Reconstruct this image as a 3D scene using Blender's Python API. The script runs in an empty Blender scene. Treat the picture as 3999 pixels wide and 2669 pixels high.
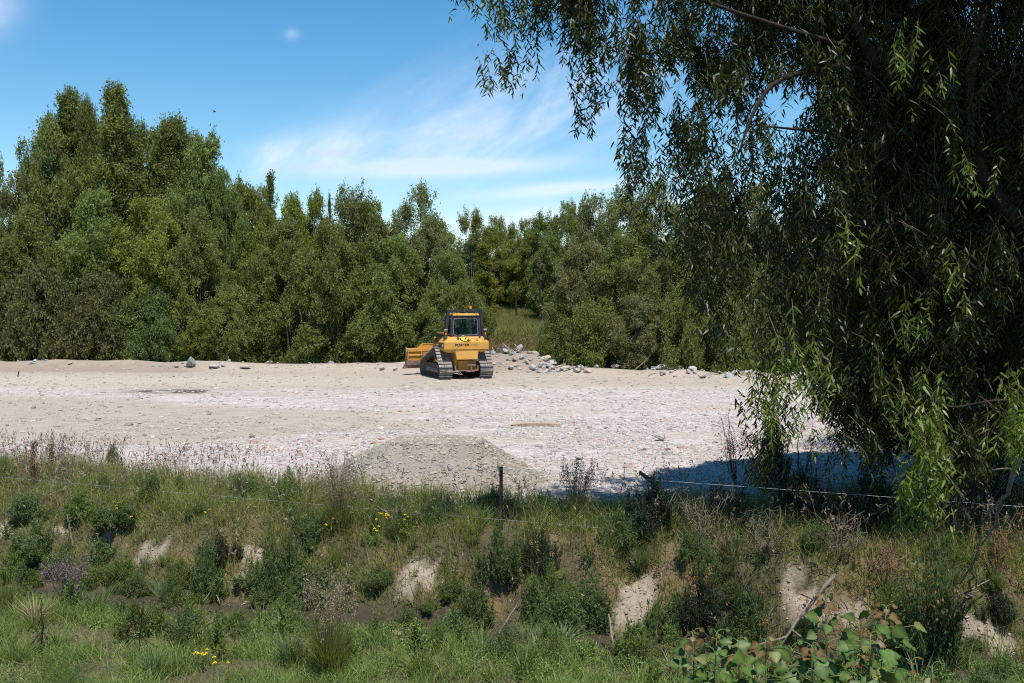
import bpy, bmesh, math, random
import numpy as np
from mathutils import Vector, Matrix

S = bpy.context.scene
COL = S.collection
R = math.radians
rng = np.random.default_rng(7)
random.seed(7)

# ------------------------------------------------------------------ camera
CAM_Z = 4.2
PITCH = R(2.65)
cam_d = bpy.data.cameras.new('camera')
cam_d.lens = 35.0; cam_d.sensor_width = 36.0; cam_d.sensor_fit = 'HORIZONTAL'
cam_d.clip_start = 0.05; cam_d.clip_end = 3000
cam = bpy.data.objects.new('camera', cam_d); COL.objects.link(cam)
cam.location = (0, 0, CAM_Z); cam.rotation_euler = (R(90) - PITCH, 0, 0)
S.camera = cam

# ------------------------------------------------------------------ light
SUN_EL, SUN_AZ = R(67), R(158)          # azimuth clockwise from +Y (sun behind the camera, a little to the right)
sx, sy, sz = math.cos(SUN_EL)*math.sin(SUN_AZ), math.cos(SUN_EL)*math.cos(SUN_AZ), math.sin(SUN_EL)
sun_d = bpy.data.lights.new('sun', 'SUN'); sun_d.energy = 5.0; sun_d.angle = R(0.5); sun_d.color = (1.0, 0.955, 0.89)
sun = bpy.data.objects.new('sun', sun_d); COL.objects.link(sun)
sun.rotation_euler = Vector((sx, sy, sz)).to_track_quat('Z', 'Y').to_euler()
sun.location = (sx*50, sy*50, sz*50)

W = bpy.data.worlds.new('World'); S.world = W; W.use_nodes = True
nt = W.node_tree; nt.nodes.clear()
def wn(t, **k):
    n = nt.nodes.new(t)
    for a, b in k.items(): setattr(n, a, b)
    return n
def wm(op, a, b=None, c=None, clamp=False):
    n = nt.nodes.new('ShaderNodeMath'); n.operation = op; n.use_clamp = clamp
    for i, v in enumerate((a, b, c)):
        if v is None: continue
        if isinstance(v, (int, float)): n.inputs[i].default_value = v
        else: nt.links.new(v, n.inputs[i])
    return n.outputs[0]
sky = wn('ShaderNodeTexSky', sky_type='NISHITA')
sky.sun_disc = False; sky.sun_elevation = SUN_EL; sky.sun_rotation = SUN_AZ
sky.altitude = 50; sky.air_density = 1.0; sky.dust_density = 0.12; sky.ozone_density = 2.2
hs = wn('ShaderNodeHueSaturation'); hs.inputs['Saturation'].default_value = 1.36; hs.inputs['Value'].default_value = 1.0
hs.inputs['Hue'].default_value = .492; nt.links.new(sky.outputs[0], hs.inputs['Color'])
tc = wn('ShaderNodeTexCoord'); sep = wn('ShaderNodeSeparateXYZ')
nt.links.new(tc.outputs['Generated'], sep.inputs[0])
dx, dy, dz = sep.outputs
ysafe = wm('MAXIMUM', dy, 0.05)
ca = wm('DIVIDE', dx, ysafe); ce = wm('DIVIDE', dz, ysafe)      # tangent-plane direction of the sky ahead
def wcomb(x, y):
    n = wn('ShaderNodeCombineXYZ')
    for i, v in enumerate((x, y)):
        if isinstance(v, (int, float)): n.inputs[i].default_value = v
        else: nt.links.new(v, n.inputs[i])
    return n.outputs[0]
def wnoise(x, y, scale, detail=6, rough=0.6, dist=0.0):
    n = wn('ShaderNodeTexNoise'); n.inputs['Scale'].default_value = scale
    n.inputs['Detail'].default_value = detail; n.inputs['Roughness'].default_value = rough
    n.inputs['Distortion'].default_value = dist
    nt.links.new(wcomb(x, y), n.inputs['Vector']); return n.outputs['Fac']
def rot2(a0, e0, ang):
    c, s = math.cos(ang), math.sin(ang)
    u0 = wm('SUBTRACT', ca, a0); v0 = wm('SUBTRACT', ce, e0)
    u = wm('ADD', wm('MULTIPLY', u0, c), wm('MULTIPLY', v0, s))
    v = wm('SUBTRACT', wm('MULTIPLY', v0, c), wm('MULTIPLY', u0, s))
    return u, v
def blob(px, py, w, h, ang=0.0, soft=0.55):
    a0 = (px-1999.5)/3888; e0 = (1154-py)/3888
    u, v = rot2(a0, e0, ang)
    u = wm('DIVIDE', u, w/3888); v = wm('DIVIDE', v, h/3888)
    r2 = wm('ADD', wm('MULTIPLY', u, u), wm('MULTIPLY', v, v))
    return wm('EXPONENT', wm('MULTIPLY', r2, -1.0))
# cirrus: streaky noise, rotated to run up to the right
us, vs = rot2(0, 0, R(24))
wisp = wnoise(wm('MULTIPLY', us, 0.35), vs, 9.0, 9, 0.62, 0.55)
wisp = wm('MULTIPLY_ADD', wisp, 4.2, -1.75, clamp=True)
fine = wnoise(wm('MULTIPLY', us, 0.25), vs, 42.0, 6, 0.7, 0.3)
fine = wm('MULTIPLY_ADD', fine, 2.6, -0.8, clamp=True)
wisp = wm('MULTIPLY', wisp, wm('MULTIPLY_ADD', fine, 0.6, 0.55))
fan = wm('ADD', blob(1880, 480, 620, 210, R(20)), wm('MULTIPLY', blob(1250, 600, 430, 80, R(7)), 0.9))
fan = wm('ADD', fan, wm('MULTIPLY', blob(2350, 300, 330, 200, R(25)), 0.7))
low = wm('ADD', blob(1800, 655, 500, 34, R(2)), wm('MULTIPLY', blob(2250, 735, 370, 26, R(5)), 1.3))
low = wm('ADD', low, wm('MULTIPLY', blob(2150, 850, 560, 46, R(5)), 1.0))
low = wm('MULTIPLY', low, wm('MULTIPLY_ADD', wnoise(wm('MULTIPLY', ca, 0.3), ce, 16, 8, 0.6, 0.3), 2.4, -0.55, clamp=True))
left = wm('MULTIPLY', blob(-50, 10, 130, 130, 0), 1.1)
left = wm('MULTIPLY', left, wm('MULTIPLY_ADD', wnoise(ca, ce, 14, 5, 0.6), 2.6, -0.5, clamp=True))
puff = wm('MULTIPLY', blob(1150, 148, 28, 20), 0.28)
cld = wm('ADD', wm('MULTIPLY', wm('MULTIPLY', fan, wisp), 1.0), wm('MULTIPLY', low, 0.95))
cld = wm('ADD', cld, wm('ADD', wm('MULTIPLY', left, 0.8), puff))
ahead = wm('GREATER_THAN', dy, 0.06)
cld = wm('MULTIPLY', wm('MINIMUM', wm('MULTIPLY', cld, .85), 0.62), ahead)
gray = wm('ADD', blob(1310, 603, 85, 13, R(4)), wm('MULTIPLY', blob(1235, 657, 105, 16), 0.85))
gray = wm('MULTIPLY', wm('MULTIPLY', gray, ahead), 0.7)
SKY_K = 0.122
bg = wn('ShaderNodeBackground'); bg.inputs['Strength'].default_value = SKY_K
mix = wn('ShaderNodeMixRGB'); mix.inputs[2].default_value = (6.2, 6.8, 8.2, 1)
nt.links.new(cld, mix.inputs[0]); nt.links.new(hs.outputs[0], mix.inputs[1])
mix2 = wn('ShaderNodeMixRGB'); mix2.inputs[2].default_value = (4.4, 5.2, 7.0, 1)
nt.links.new(gray, mix2.inputs[0]); nt.links.new(mix.outputs[0], mix2.inputs[1])
nt.links.new(mix2.outputs[0], bg.inputs['Color'])
wo = wn('ShaderNodeOutputWorld'); nt.links.new(bg.outputs[0], wo.inputs[0])

S.view_settings.view_transform = 'Standard'; S.view_settings.look = 'None'
S.view_settings.exposure = 0.30; S.view_settings.gamma = 1.0
S.render.engine = 'CYCLES'
S.cycles.max_bounces = 6; S.cycles.diffuse_bounces = 3; S.cycles.glossy_bounces = 3
S.cycles.transmission_bounces = 4; S.cycles.transparent_max_bounces = 8
S.cycles.use_denoising = False
S.cycles.filter_width = 1.1 if hasattr(S.cycles, 'filter_width') else 1.5

# ------------------------------------------------------------------ helpers
F0 = 3999*35/36.0
cp, sp = math.cos(PITCH), math.sin(PITCH)
def ray(px, py):
    u = (px-1999.5)/F0; v = (1334.5-py)/F0
    return np.array([u, cp+v*sp, -sp+v*cp])
def at(px, py, Y):
    d = ray(px, py); t = Y/d[1]
    return np.array([d[0]*t, Y, CAM_Z+d[2]*t])

def put(o, label=None, cat=None, group=None, kind=None):
    if label: o['label'] = label
    if cat: o['category'] = cat
    if group: o['group'] = group
    if kind: o['kind'] = kind
    return o
def link(name, me, mat=None, parent=None):
    o = bpy.data.objects.new(name, me); COL.objects.link(o)
    if mat is not None and len(me.materials) == 0: me.materials.append(mat)
    if parent is not None: o.parent = parent
    return o
def empty(name, loc=(0,0,0), rz=0.0):
    o = bpy.data.objects.new(name, None); COL.objects.link(o)
    o.location = loc; o.rotation_euler = (0, 0, rz); o.empty_display_size = 0.2
    return o
def copy_tree(root, parent=None):
    c = root.copy(); COL.objects.link(c)
    if parent is not None: c.parent = parent
    for k in ('label', 'group'):
        pass
    for ch in root.children: copy_tree(ch, c)
    return c
def mk(name, V, F, rnd=None, col=None, smooth=False, mat=None):
    V = np.asarray(V, dtype=np.float32); F = np.asarray(F, dtype=np.int32)
    me = bpy.data.meshes.new(name)
    n, m, k = len(V), len(F), F.shape[1]
    me.vertices.add(n); me.vertices.foreach_set('co', V.ravel())
    me.loops.add(m*k); me.loops.foreach_set('vertex_index', F.ravel())
    me.polygons.add(m); me.polygons.foreach_set('loop_start', np.arange(0, m*k, k, dtype=np.int32))
    me.polygons.foreach_set('use_smooth', np.full(m, smooth, dtype=bool))
    if rnd is not None:
        a = me.attributes.new('rnd', 'FLOAT', 'POINT'); a.data.foreach_set('value', np.asarray(rnd, dtype=np.float32))
    if col is not None:
        c = np.ones((n, 4), dtype=np.float32); c[:, :3] = col
        a = me.attributes.new('col', 'FLOAT_COLOR', 'POINT'); a.data.foreach_set('color', c.ravel())
    me.update(calc_edges=True)
    if mat is not None: me.materials.append(mat)
    return me
def cat_geo(parts):
    """join [(V,F,rnd)...] with equal face size"""
    Vs, Fs, Rs, off = [], [], [], 0
    for V, F, r in parts:
        if len(V) == 0: continue
        Vs.append(V); Fs.append(np.asarray(F)+off)
        Rs.append(np.broadcast_to(np.asarray(r, dtype=np.float32), (len(V),)) if np.ndim(r) == 0 else r); off += len(V)
    return np.concatenate(Vs), np.concatenate(Fs), np.concatenate(Rs)
def nrm(a):
    return a/np.maximum(np.linalg.norm(a, axis=-1, keepdims=True), 1e-9)
def rdir(n):
    return nrm(rng.normal(size=(n, 3)))
# --- batched leaf / blade shapes (all triangles)
def kites(P, D, L, Wd, rnd, fold=0.12):
    n = len(P); D = nrm(D); Sd = nrm(np.cross(D, rdir(n))); N = np.cross(D, Sd)
    L = np.broadcast_to(L, (n,))[:, None]; Wd = np.broadcast_to(Wd, (n,))[:, None]
    m = P+D*L*.42
    V = np.stack([P, m+Sd*Wd*.5+N*Wd*fold, P+D*L, m-Sd*Wd*.5+N*Wd*fold], 1).reshape(-1, 3)
    b = (np.arange(n)*4)[:, None]
    F = np.concatenate([b+[0, 1, 2], b+[0, 2, 3]], 1).reshape(-1, 3)
    return V, F, np.repeat(rnd, 4)
def lances(P, D, L, Wd, rnd, droop=0.25):
    n = len(P); D = nrm(D); Sd = nrm(np.cross(D, rdir(n)*.8+np.array([0, 0, .5])))
    L = np.broadcast_to(L, (n,))[:, None]; Wd = np.broadcast_to(Wd, (n,))[:, None]
    g = np.array([0, 0, -1.0])
    def c(t): return P+D*L*t+g*L*droop*t*t
    m, q = c(.3), c(.66)
    V = np.stack([P, m+Sd*Wd*.5, m-Sd*Wd*.5, q+Sd*Wd*.42, q-Sd*Wd*.42, c(1.0)], 1).reshape(-1, 3)
    b = (np.arange(n)*6)[:, None]
    F = np.concatenate([b+[0, 1, 2], b+[1, 3, 4], b+[1, 4, 2], b+[3, 5, 4]], 1).reshape(-1, 3)
    return V, F, np.repeat(rnd, 6)
def blades(P, H, Wd, lean, az, rnd, bend=1.0):
    """grass blades: P roots, H heights, lean = horizontal reach at the tip"""
    n = len(P); H = np.broadcast_to(H, (n,))[:, None]; Wd = np.broadcast_to(Wd, (n,))[:, None]
    lean = np.broadcast_to(lean, (n,))[:, None]
    h = np.stack([np.cos(az), np.sin(az), np.zeros(n)], 1)
    th = rng.uniform(0, 2*np.pi, n); s = np.stack([np.cos(th), np.sin(th), np.zeros(n)], 1)
    up = np.array([0, 0, 1.0])
    def c(t): return P+up*H*(t-.18*bend*t*t*(lean/np.maximum(H, .01)))+h*lean*t*t
    V = np.stack([P+s*Wd*.5, P-s*Wd*.5, c(.5)+s*Wd*.42, c(.5)-s*Wd*.42, c(1.0)], 1).reshape(-1, 3)
    b = (np.arange(n)*5)[:, None]
    F = np.concatenate([b+[0, 1, 3], b+[0, 3, 2], b+[2, 3, 4]], 1).reshape(-1, 3)
    return V, F, np.repeat(rnd, 5)
def stones(P, sx_, sy_, sz_, rnd=None, col=None):
    n = len(P)
    g_ = 1.618; base = np.array([[-1,g_,0],[1,g_,0],[-1,-g_,0],[1,-g_,0],[0,-1,g_],[0,1,g_],[0,-1,-g_],[0,1,-g_],[g_,0,-1],[g_,0,1],[-g_,0,-1],[-g_,0,1]], dtype=float)/1.9
    B = base[None]*(1+rng.uniform(-.2, .2, (n, 12, 1)))
    B = B*np.stack([sx_, sy_, sz_], 1)[:, None, :]
    a = rng.uniform(0, 2*np.pi, n); c, s = np.cos(a)[:, None], np.sin(a)[:, None]
    V = np.stack([B[..., 0]*c-B[..., 1]*s, B[..., 0]*s+B[..., 1]*c, B[..., 2]], -1)+P[:, None]
    f = np.array([[0,11,5],[0,5,1],[0,1,7],[0,7,10],[0,10,11],[1,5,9],[5,11,4],[11,10,2],[10,7,6],[7,1,8],[3,9,4],[3,4,2],[3,2,6],[3,6,8],[3,8,9],[4,9,5],[2,4,11],[6,2,10],[8,6,7],[9,8,1]])
    F = (f[None]+(np.arange(n)*12)[:, None, None]).reshape(-1, 3)
    out = [V.reshape(-1, 3), F]
    if rnd is not None: out.append(np.repeat(rnd, 12))
    if col is not None: out.append(np.repeat(col, 12, axis=0))
    return out
def tube(pts, rad, n=6, rnd=0.5, jag=0.0):
    """one tapered tube along pts, triangles"""
    pts = np.asarray(pts, dtype=float); k = len(pts); rad = np.broadcast_to(rad, (k,))
    T = nrm(np.gradient(pts, axis=0)); ref = np.array([0.3, 0.9, 0.2]); 
    A = nrm(np.cross(T, ref)); Bv = np.cross(T, A)
    th = np.arange(n)*2*np.pi/n
    ring = A[:, None]*np.cos(th)[None, :, None]+Bv[:, None]*np.sin(th)[None, :, None]
    rr = rad[:, None, None]*(1+(rng.uniform(-jag, jag, (k, n, 1)) if jag else 0))
    V = (pts[:, None]+ring*rr).reshape(-1, 3)
    F = []
    for i in range(k-1):
        for j in range(n):
            a, b = i*n+j, i*n+(j+1) % n; F += [[a, b, b+n], [a, b+n, a+n]]
    V = np.concatenate([V, pts[[-1]]]); t = len(V)-1
    for j in range(n): F.append([(k-1)*n+j, (k-1)*n+(j+1) % n, t])
    return V, np.array(F), rnd
def bez(p0, p1, p2, k):
    t = np.linspace(0, 1, k)[:, None]
    return (1-t)**2*np.asarray(p0)+2*t*(1-t)*np.asarray(p1)+t*t*np.asarray(p2)

# --- value noise in numpy
def _h(ix, iy, s):
    v = (ix.astype(np.int64)*374761393+iy.astype(np.int64)*668265263+s*974711) & 0x7fffffff
    v = ((v ^ (v >> 13))*1274126177) & 0x7fffffff
    return ((v ^ (v >> 16)) & 0xffff)/65535.0
def vn(x, y, s=0):
    x = np.asarray(x, dtype=float); y = np.asarray(y, dtype=float)
    ix, iy = np.floor(x), np.floor(y); fx, fy = x-ix, y-iy
    fx = fx*fx*(3-2*fx); fy = fy*fy*(3-2*fy)
    a, b = _h(ix, iy, s), _h(ix+1, iy, s); c, d = _h(ix, iy+1, s), _h(ix+1, iy+1, s)
    return (a+(b-a)*fx)*(1-fy)+(c+(d-c)*fx)*fy
def fbm(x, y, s=0, o=4):
    r, a, t = 0, 1.0, 0
    for i in range(o):
        r = r+a*vn(np.asarray(x)*2**i, np.asarray(y)*2**i, s+i*17); t += a; a *= .5
    return r/t
def sst(e0, e1, x):
    t = np.clip((np.asarray(x, dtype=float)-e0)/(e1-e0), 0, 1); return t*t*(3-2*t)

# ------------------------------------------------------------------ terrain height
def Yf(x): return 17.3-.3*np.clip(x, -13, 6.8)                      # fence line
def Ys(x): return 15.5-.25*np.clip(x, -13, 6.8)+.35*(vn(x*.5, 0, 3)-.5)   # stream centre
def Yp(x): return np.where(x < 0, 19.5-.42*np.clip(x, -14, 0), 19.5+.12*np.clip(x, 0, 12))
def Yb(x): return 57-.55*np.clip(x+2, 0, 30)
def H(x, y):
    x = np.asarray(x, dtype=float); y = np.asarray(y, dtype=float)
    yf, ys, yp, yb = Yf(x), Ys(x), Yp(x), Yb(x)
    z = np.interp(y, [-5, 0, 3, 6, 9.3, 11, 13], [2.6, 2.6, 2.2, .7, -.50, -.85, -1.02])
    z = z+(fbm(x*1.3, y*1.3, 5)-.5)*.28*sst(7, 10, y)
    bed = -1.2
    w = sst(ys-1.5, ys-.55, y); z = z*(1-w)+bed*w
    lump = (fbm(x*.9, y*.9, 11)-.5)*.40
    lump = lump+(fbm(x*2.6, y*2.6, 13)-.5)*.35
    bank = sst(ys+.35, yf-.1, y+lump)
    z = z+bank*(1.2+.10+.28*(fbm(x*1.1, y*1.1, 9, 3)-.5))+(fbm(x*4, y*4, 14, 4)-.5)*.10*sst(ys+.2, ys+.6, y)*sst(yf+1, yf, y)
    pad = sst(yp-1.0, yp+.6, y)
    padz = (fbm(x*.25, y*.25, 21, 3)-.5)*.12+(fbm(x*2.5, y*2.5, 23, 3)-.5)*.05
    z = z*(1-pad)+padz*pad
    # rubble berm at the far edge
    t = y-yb
    ber = (.30+.20*sst(-8, -24, x)+.10*sst(3, 12, x))*(.55+.9*fbm(x*.5, y*.7, 41, 3))*np.exp(-(t/1.3)**2)
    mo = .92*np.exp(-(((x+.1)/2.0)**4+((y-54.9)/1.7)**2))*(.85+.3*fbm(x*.9, y*.9, 47))
    z = z+ber+mo
    z = z-.45*sst(yb+1.2, yb+4, y)*sst(90, 60, y)
    gap = sst(-5, -3.2, x)*sst(4.5, 2.6, x)
    lo = sst(59.8, 62.2, y+.6*(vn(x*.8, 0, 4)-.5))*1.55+sst(62, 85, y)*1.45
    gen = sst(66, 78, y)*2.6+sst(75, 85, y)*.3
    z = z+gap*lo+(1-gap)*gen+.45*gap*sst(yb+1.2, yb+4, y)*sst(90, 60, y)
    return z
def H1(x, y): return float(H(np.array([x]), np.array([y]))[0])
def heap_amt(x, y):
    r = np.sqrt(((x+1.75)/2.65)**2+((y-22.6)/2.1)**2)+(vn(x*1.1, y*1.1, 31)-.5)*.14
    return np.clip((1.0-r)/.62, 0, 1)
def HH(x, y):        # terrain plus the gravel heap lying on it
    h = heap_amt(np.asarray(x, dtype=float), np.asarray(y, dtype=float))
    return H(x, y)+.90*np.minimum(h*1.06, .86+.16*h)
def hit(px, py, fn=H):
    d = ray(px, py); t0 = 2.5
    ts = np.concatenate([np.arange(4, 40, .03), np.arange(40, 110, .15)])
    P = np.array([0, 0, CAM_Z])+d*ts[:, None]
    below = P[:, 2] < fn(P[:, 0], P[:, 1])
    i = int(np.argmax(below)) if below.any() else len(ts)-1
    return P[i]

# ------------------------------------------------------------------ materials
def mat_new(name):
    m = bpy.data.materials.new(name); m.use_nodes = True
    t = m.node_tree; t.nodes.clear(); return m, t
class NB:
    def __init__(s, t): s.t = t
    def n(s, ty, **k):
        x = s.t.nodes.new(ty)
        for a, b in k.items(): setattr(x, a, b)
        return x
    def l(s, a, b): s.t.links.new(a, b)
    def v(s, sock, val):
        if isinstance(val, (int, float, tuple)): sock.default_value = val
        else: s.l(val, sock)
    def m(s, op, a, b=None, c=None, clamp=False):
        x = s.n('ShaderNodeMath', operation=op, use_clamp=clamp)
        for i, q in enumerate((a, b, c)):
            if q is not None: s.v(x.inputs[i], q)
        return x.outputs[0]
    def mix(s, f, a, b, mode='MIX'):
        x = s.n('ShaderNodeMixRGB', blend_type=mode)
        s.v(x.inputs[0], f); s.v(x.inputs[1], a if not (isinstance(a, tuple) and len(a) == 3) else a+(1,)); s.v(x.inputs[2], b if not (isinstance(b, tuple) and len(b) == 3) else b+(1,))
        return x.outputs[0]
    def noise(s, vec, scale, detail=4, rough=.6):
        x = s.n('ShaderNodeTexNoise'); x.inputs['Scale'].default_value = scale
        x.inputs['Detail'].default_value = detail; x.inputs['Roughness'].default_value = rough
        if vec is not None: s.l(vec, x.inputs['Vector'])
        return x.outputs['Fac']
    def geo(s): return s.n('ShaderNodeNewGeometry').outputs['Position']
    def obj(s): return s.n('ShaderNodeTexCoord').outputs['Object']
    def attr(s, name): return s.n('ShaderNodeAttribute', attribute_name=name)
def leaf_mat(name, c1, c2, rough=.5, trans=.35, spec=.35, vary=.35, scale=.6):
    m, t = mat_new(name); b = NB(t)
    r = b.attr('rnd').outputs['Fac']
    col = b.mix(r, c1, c2)
    nz = b.noise(b.geo(), scale, 3)
    oi = b.n('ShaderNodeObjectInfo').outputs['Random']
    k = b.m('MULTIPLY_ADD', nz, vary*2, 1-vary)
    k = b.m('MULTIPLY', k, b.m('MULTIPLY_ADD', oi, .3, .85))
    hsv = b.n('ShaderNodeHueSaturation'); b.l(col, hsv.inputs['Color']); b.l(k, hsv.inputs['Value'])
    b.l(b.m('MULTIPLY_ADD', oi, .024, .488), hsv.inputs['Hue'])
    p = b.n('ShaderNodeBsdfPrincipled'); b.l(hsv.outputs[0], p.inputs['Base Color'])
    p.inputs['Roughness'].default_value = rough; p.inputs['Specular IOR Level'].default_value = spec
    tr = b.n('ShaderNodeBsdfTranslucent')
    h2 = b.n('ShaderNodeHueSaturation'); b.l(hsv.outputs[0], h2.inputs['Color']); h2.inputs['Hue'].default_value = .478
    h2.inputs['Value'].default_value = 1.35; h2.inputs['Saturation'].default_value = 1.1
    b.l(h2.outputs[0], tr.inputs['Color'])
    mx = b.n('ShaderNodeMixShader'); mx.inputs[0].default_value = trans
    b.l(p.outputs[0], mx.inputs[1]); b.l(tr.outputs[0], mx.inputs[2])
    o = b.n('ShaderNodeOutputMaterial'); b.l(mx.outputs[0], o.inputs[0]); return m
def plain(name, c, rough=.6, metal=0.0, c2=None, scale=6.0, bump=0.0, bscale=40, spec=.5, mask=(.45, .6)):
    m, t = mat_new(name); b = NB(t)
    p = b.n('ShaderNodeBsdfPrincipled'); p.inputs['Roughness'].default_value = rough; p.inputs['Metallic'].default_value = metal
    p.inputs['Specular IOR Level'].default_value = spec
    if c2 is not None:
        nz = b.noise(b.obj(), scale, 6, .65)
        rp = b.n('ShaderNodeMapRange'); rp.inputs[1].default_value = mask[0]; rp.inputs[2].default_value = mask[1]; b.l(nz, rp.inputs[0])
        b.l(b.mix(rp.outputs[0], c, c2), p.inputs['Base Color'])
    else: p.inputs['Base Color'].default_value = tuple(c)+(1,)
    if bump:
        bp = b.n('ShaderNodeBump'); bp.inputs['Strength'].default_value = bump; bp.inputs['Distance'].default_value = .02
        b.l(b.noise(b.obj(), bscale, 5), bp.inputs['Height']); b.l(bp.outputs[0], p.inputs['Normal'])
    o = b.n('ShaderNodeOutputMaterial'); b.l(p.outputs[0], o.inputs[0]); return m
def col_mat(name, rough=.85, bump=.4, bscale=30.0, speck=0.25, sscale=60.0):
    m, t = mat_new(name); b = NB(t); c = b.attr('col').outputs['Color']
    nz = b.noise(b.geo(), sscale, 4, .7)
    k = b.m('MULTIPLY_ADD', nz, speck*2, 1-speck)
    hsv = b.n('ShaderNodeHueSaturation'); b.l(c, hsv.inputs['Color']); b.l(k, hsv.inputs['Value'])
    p = b.n('ShaderNodeBsdfPrincipled'); b.l(hsv.outputs[0], p.inputs['Base Color']); p.inputs['Roughness'].default_value = rough
    p.inputs['Specular IOR Level'].default_value = .2
    if bump:
        bp = b.n('ShaderNodeBump'); bp.inputs['Strength'].default_value = bump; bp.inputs['Distance'].default_value = .03
        b.l(b.noise(b.geo(), bscale, 6, .7), bp.inputs['Height']); b.l(bp.outputs[0], p.inputs['Normal'])
    o = b.n('ShaderNodeOutputMaterial'); b.l(p.outputs[0], o.inputs[0]); return m
# ------------------------------------------------------------------ ground
WHITE = np.array([.475, .412, .380]); TAN = np.array([.385, .325, .262]); TAN2 = np.array([.365, .312, .258])
CREAM = np.array([.44, .385, .315]); SOIL = np.array([.35, .285, .22]); MUD = np.array([.060, .048, .036])
TURF = np.array([.10, .085, .05]); FARG = np.array([.13, .13, .045]); DRY = np.array([.30, .20, .11])
PATCH = [(610, 2160, .42, .20), (950, 2200, .40, .17), (930, 2235, .22, .12), (1600, 2235, .38, .13), (1680, 2250, .38, .14), (1580, 2285, .26, .13), (2490, 2350, .30, .20), (2450, 2410, .20, .18), (3150, 2330, .42, .12), (3290, 2340, .42, .12),
         (3120, 2380, .42, .16), (3330, 2400, .30, .16), (3880, 2480, .40, .16), (3780, 2440, .2, .12), (25, 2080, .22, .14), (235, 2068, .2, .08), (430, 2090, .12, .06), (1235, 2150, .2, .07), (2690, 2290, .2, .08), (1360, 2200, .18, .08)]
PW = [(hit(a, b)[:2], c, d) for a, b, c, d in PATCH]
def bare(x, y):
    k = np.zeros_like(np.asarray(x, dtype=float))
    for (p, c, d) in PW:
        r = np.sqrt(((x-p[0])/c)**2+((y-p[1])/d)**2)+(fbm(x*3.5, y*3.5, 61, 5)-.5)*1.9
        k = np.maximum(k, sst(1.12, .75, r))
    return k*sst(.36, .47, fbm(x*3.2, y*5.0, 63, 4))
def tan2_amt(x, y):
    hi = np.interp(x, [-25, -17, -6.3, -.8, 1.0], [43, 42, 36.6, 31.5, 29.5])+(fbm(x*.35, y*.2, 71)-.5)*3
    lo = np.interp(x, [-25, -14, -9.6, -5.2, -1, 1.0], [27.5, 27.5, 26.6, 29.5, 30.5, 30])+(fbm(x*.5, y*.4, 73)-.5)*2
    return sst(0, 2.2, hi-y)*sst(0, 1.6, y-lo)
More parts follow.
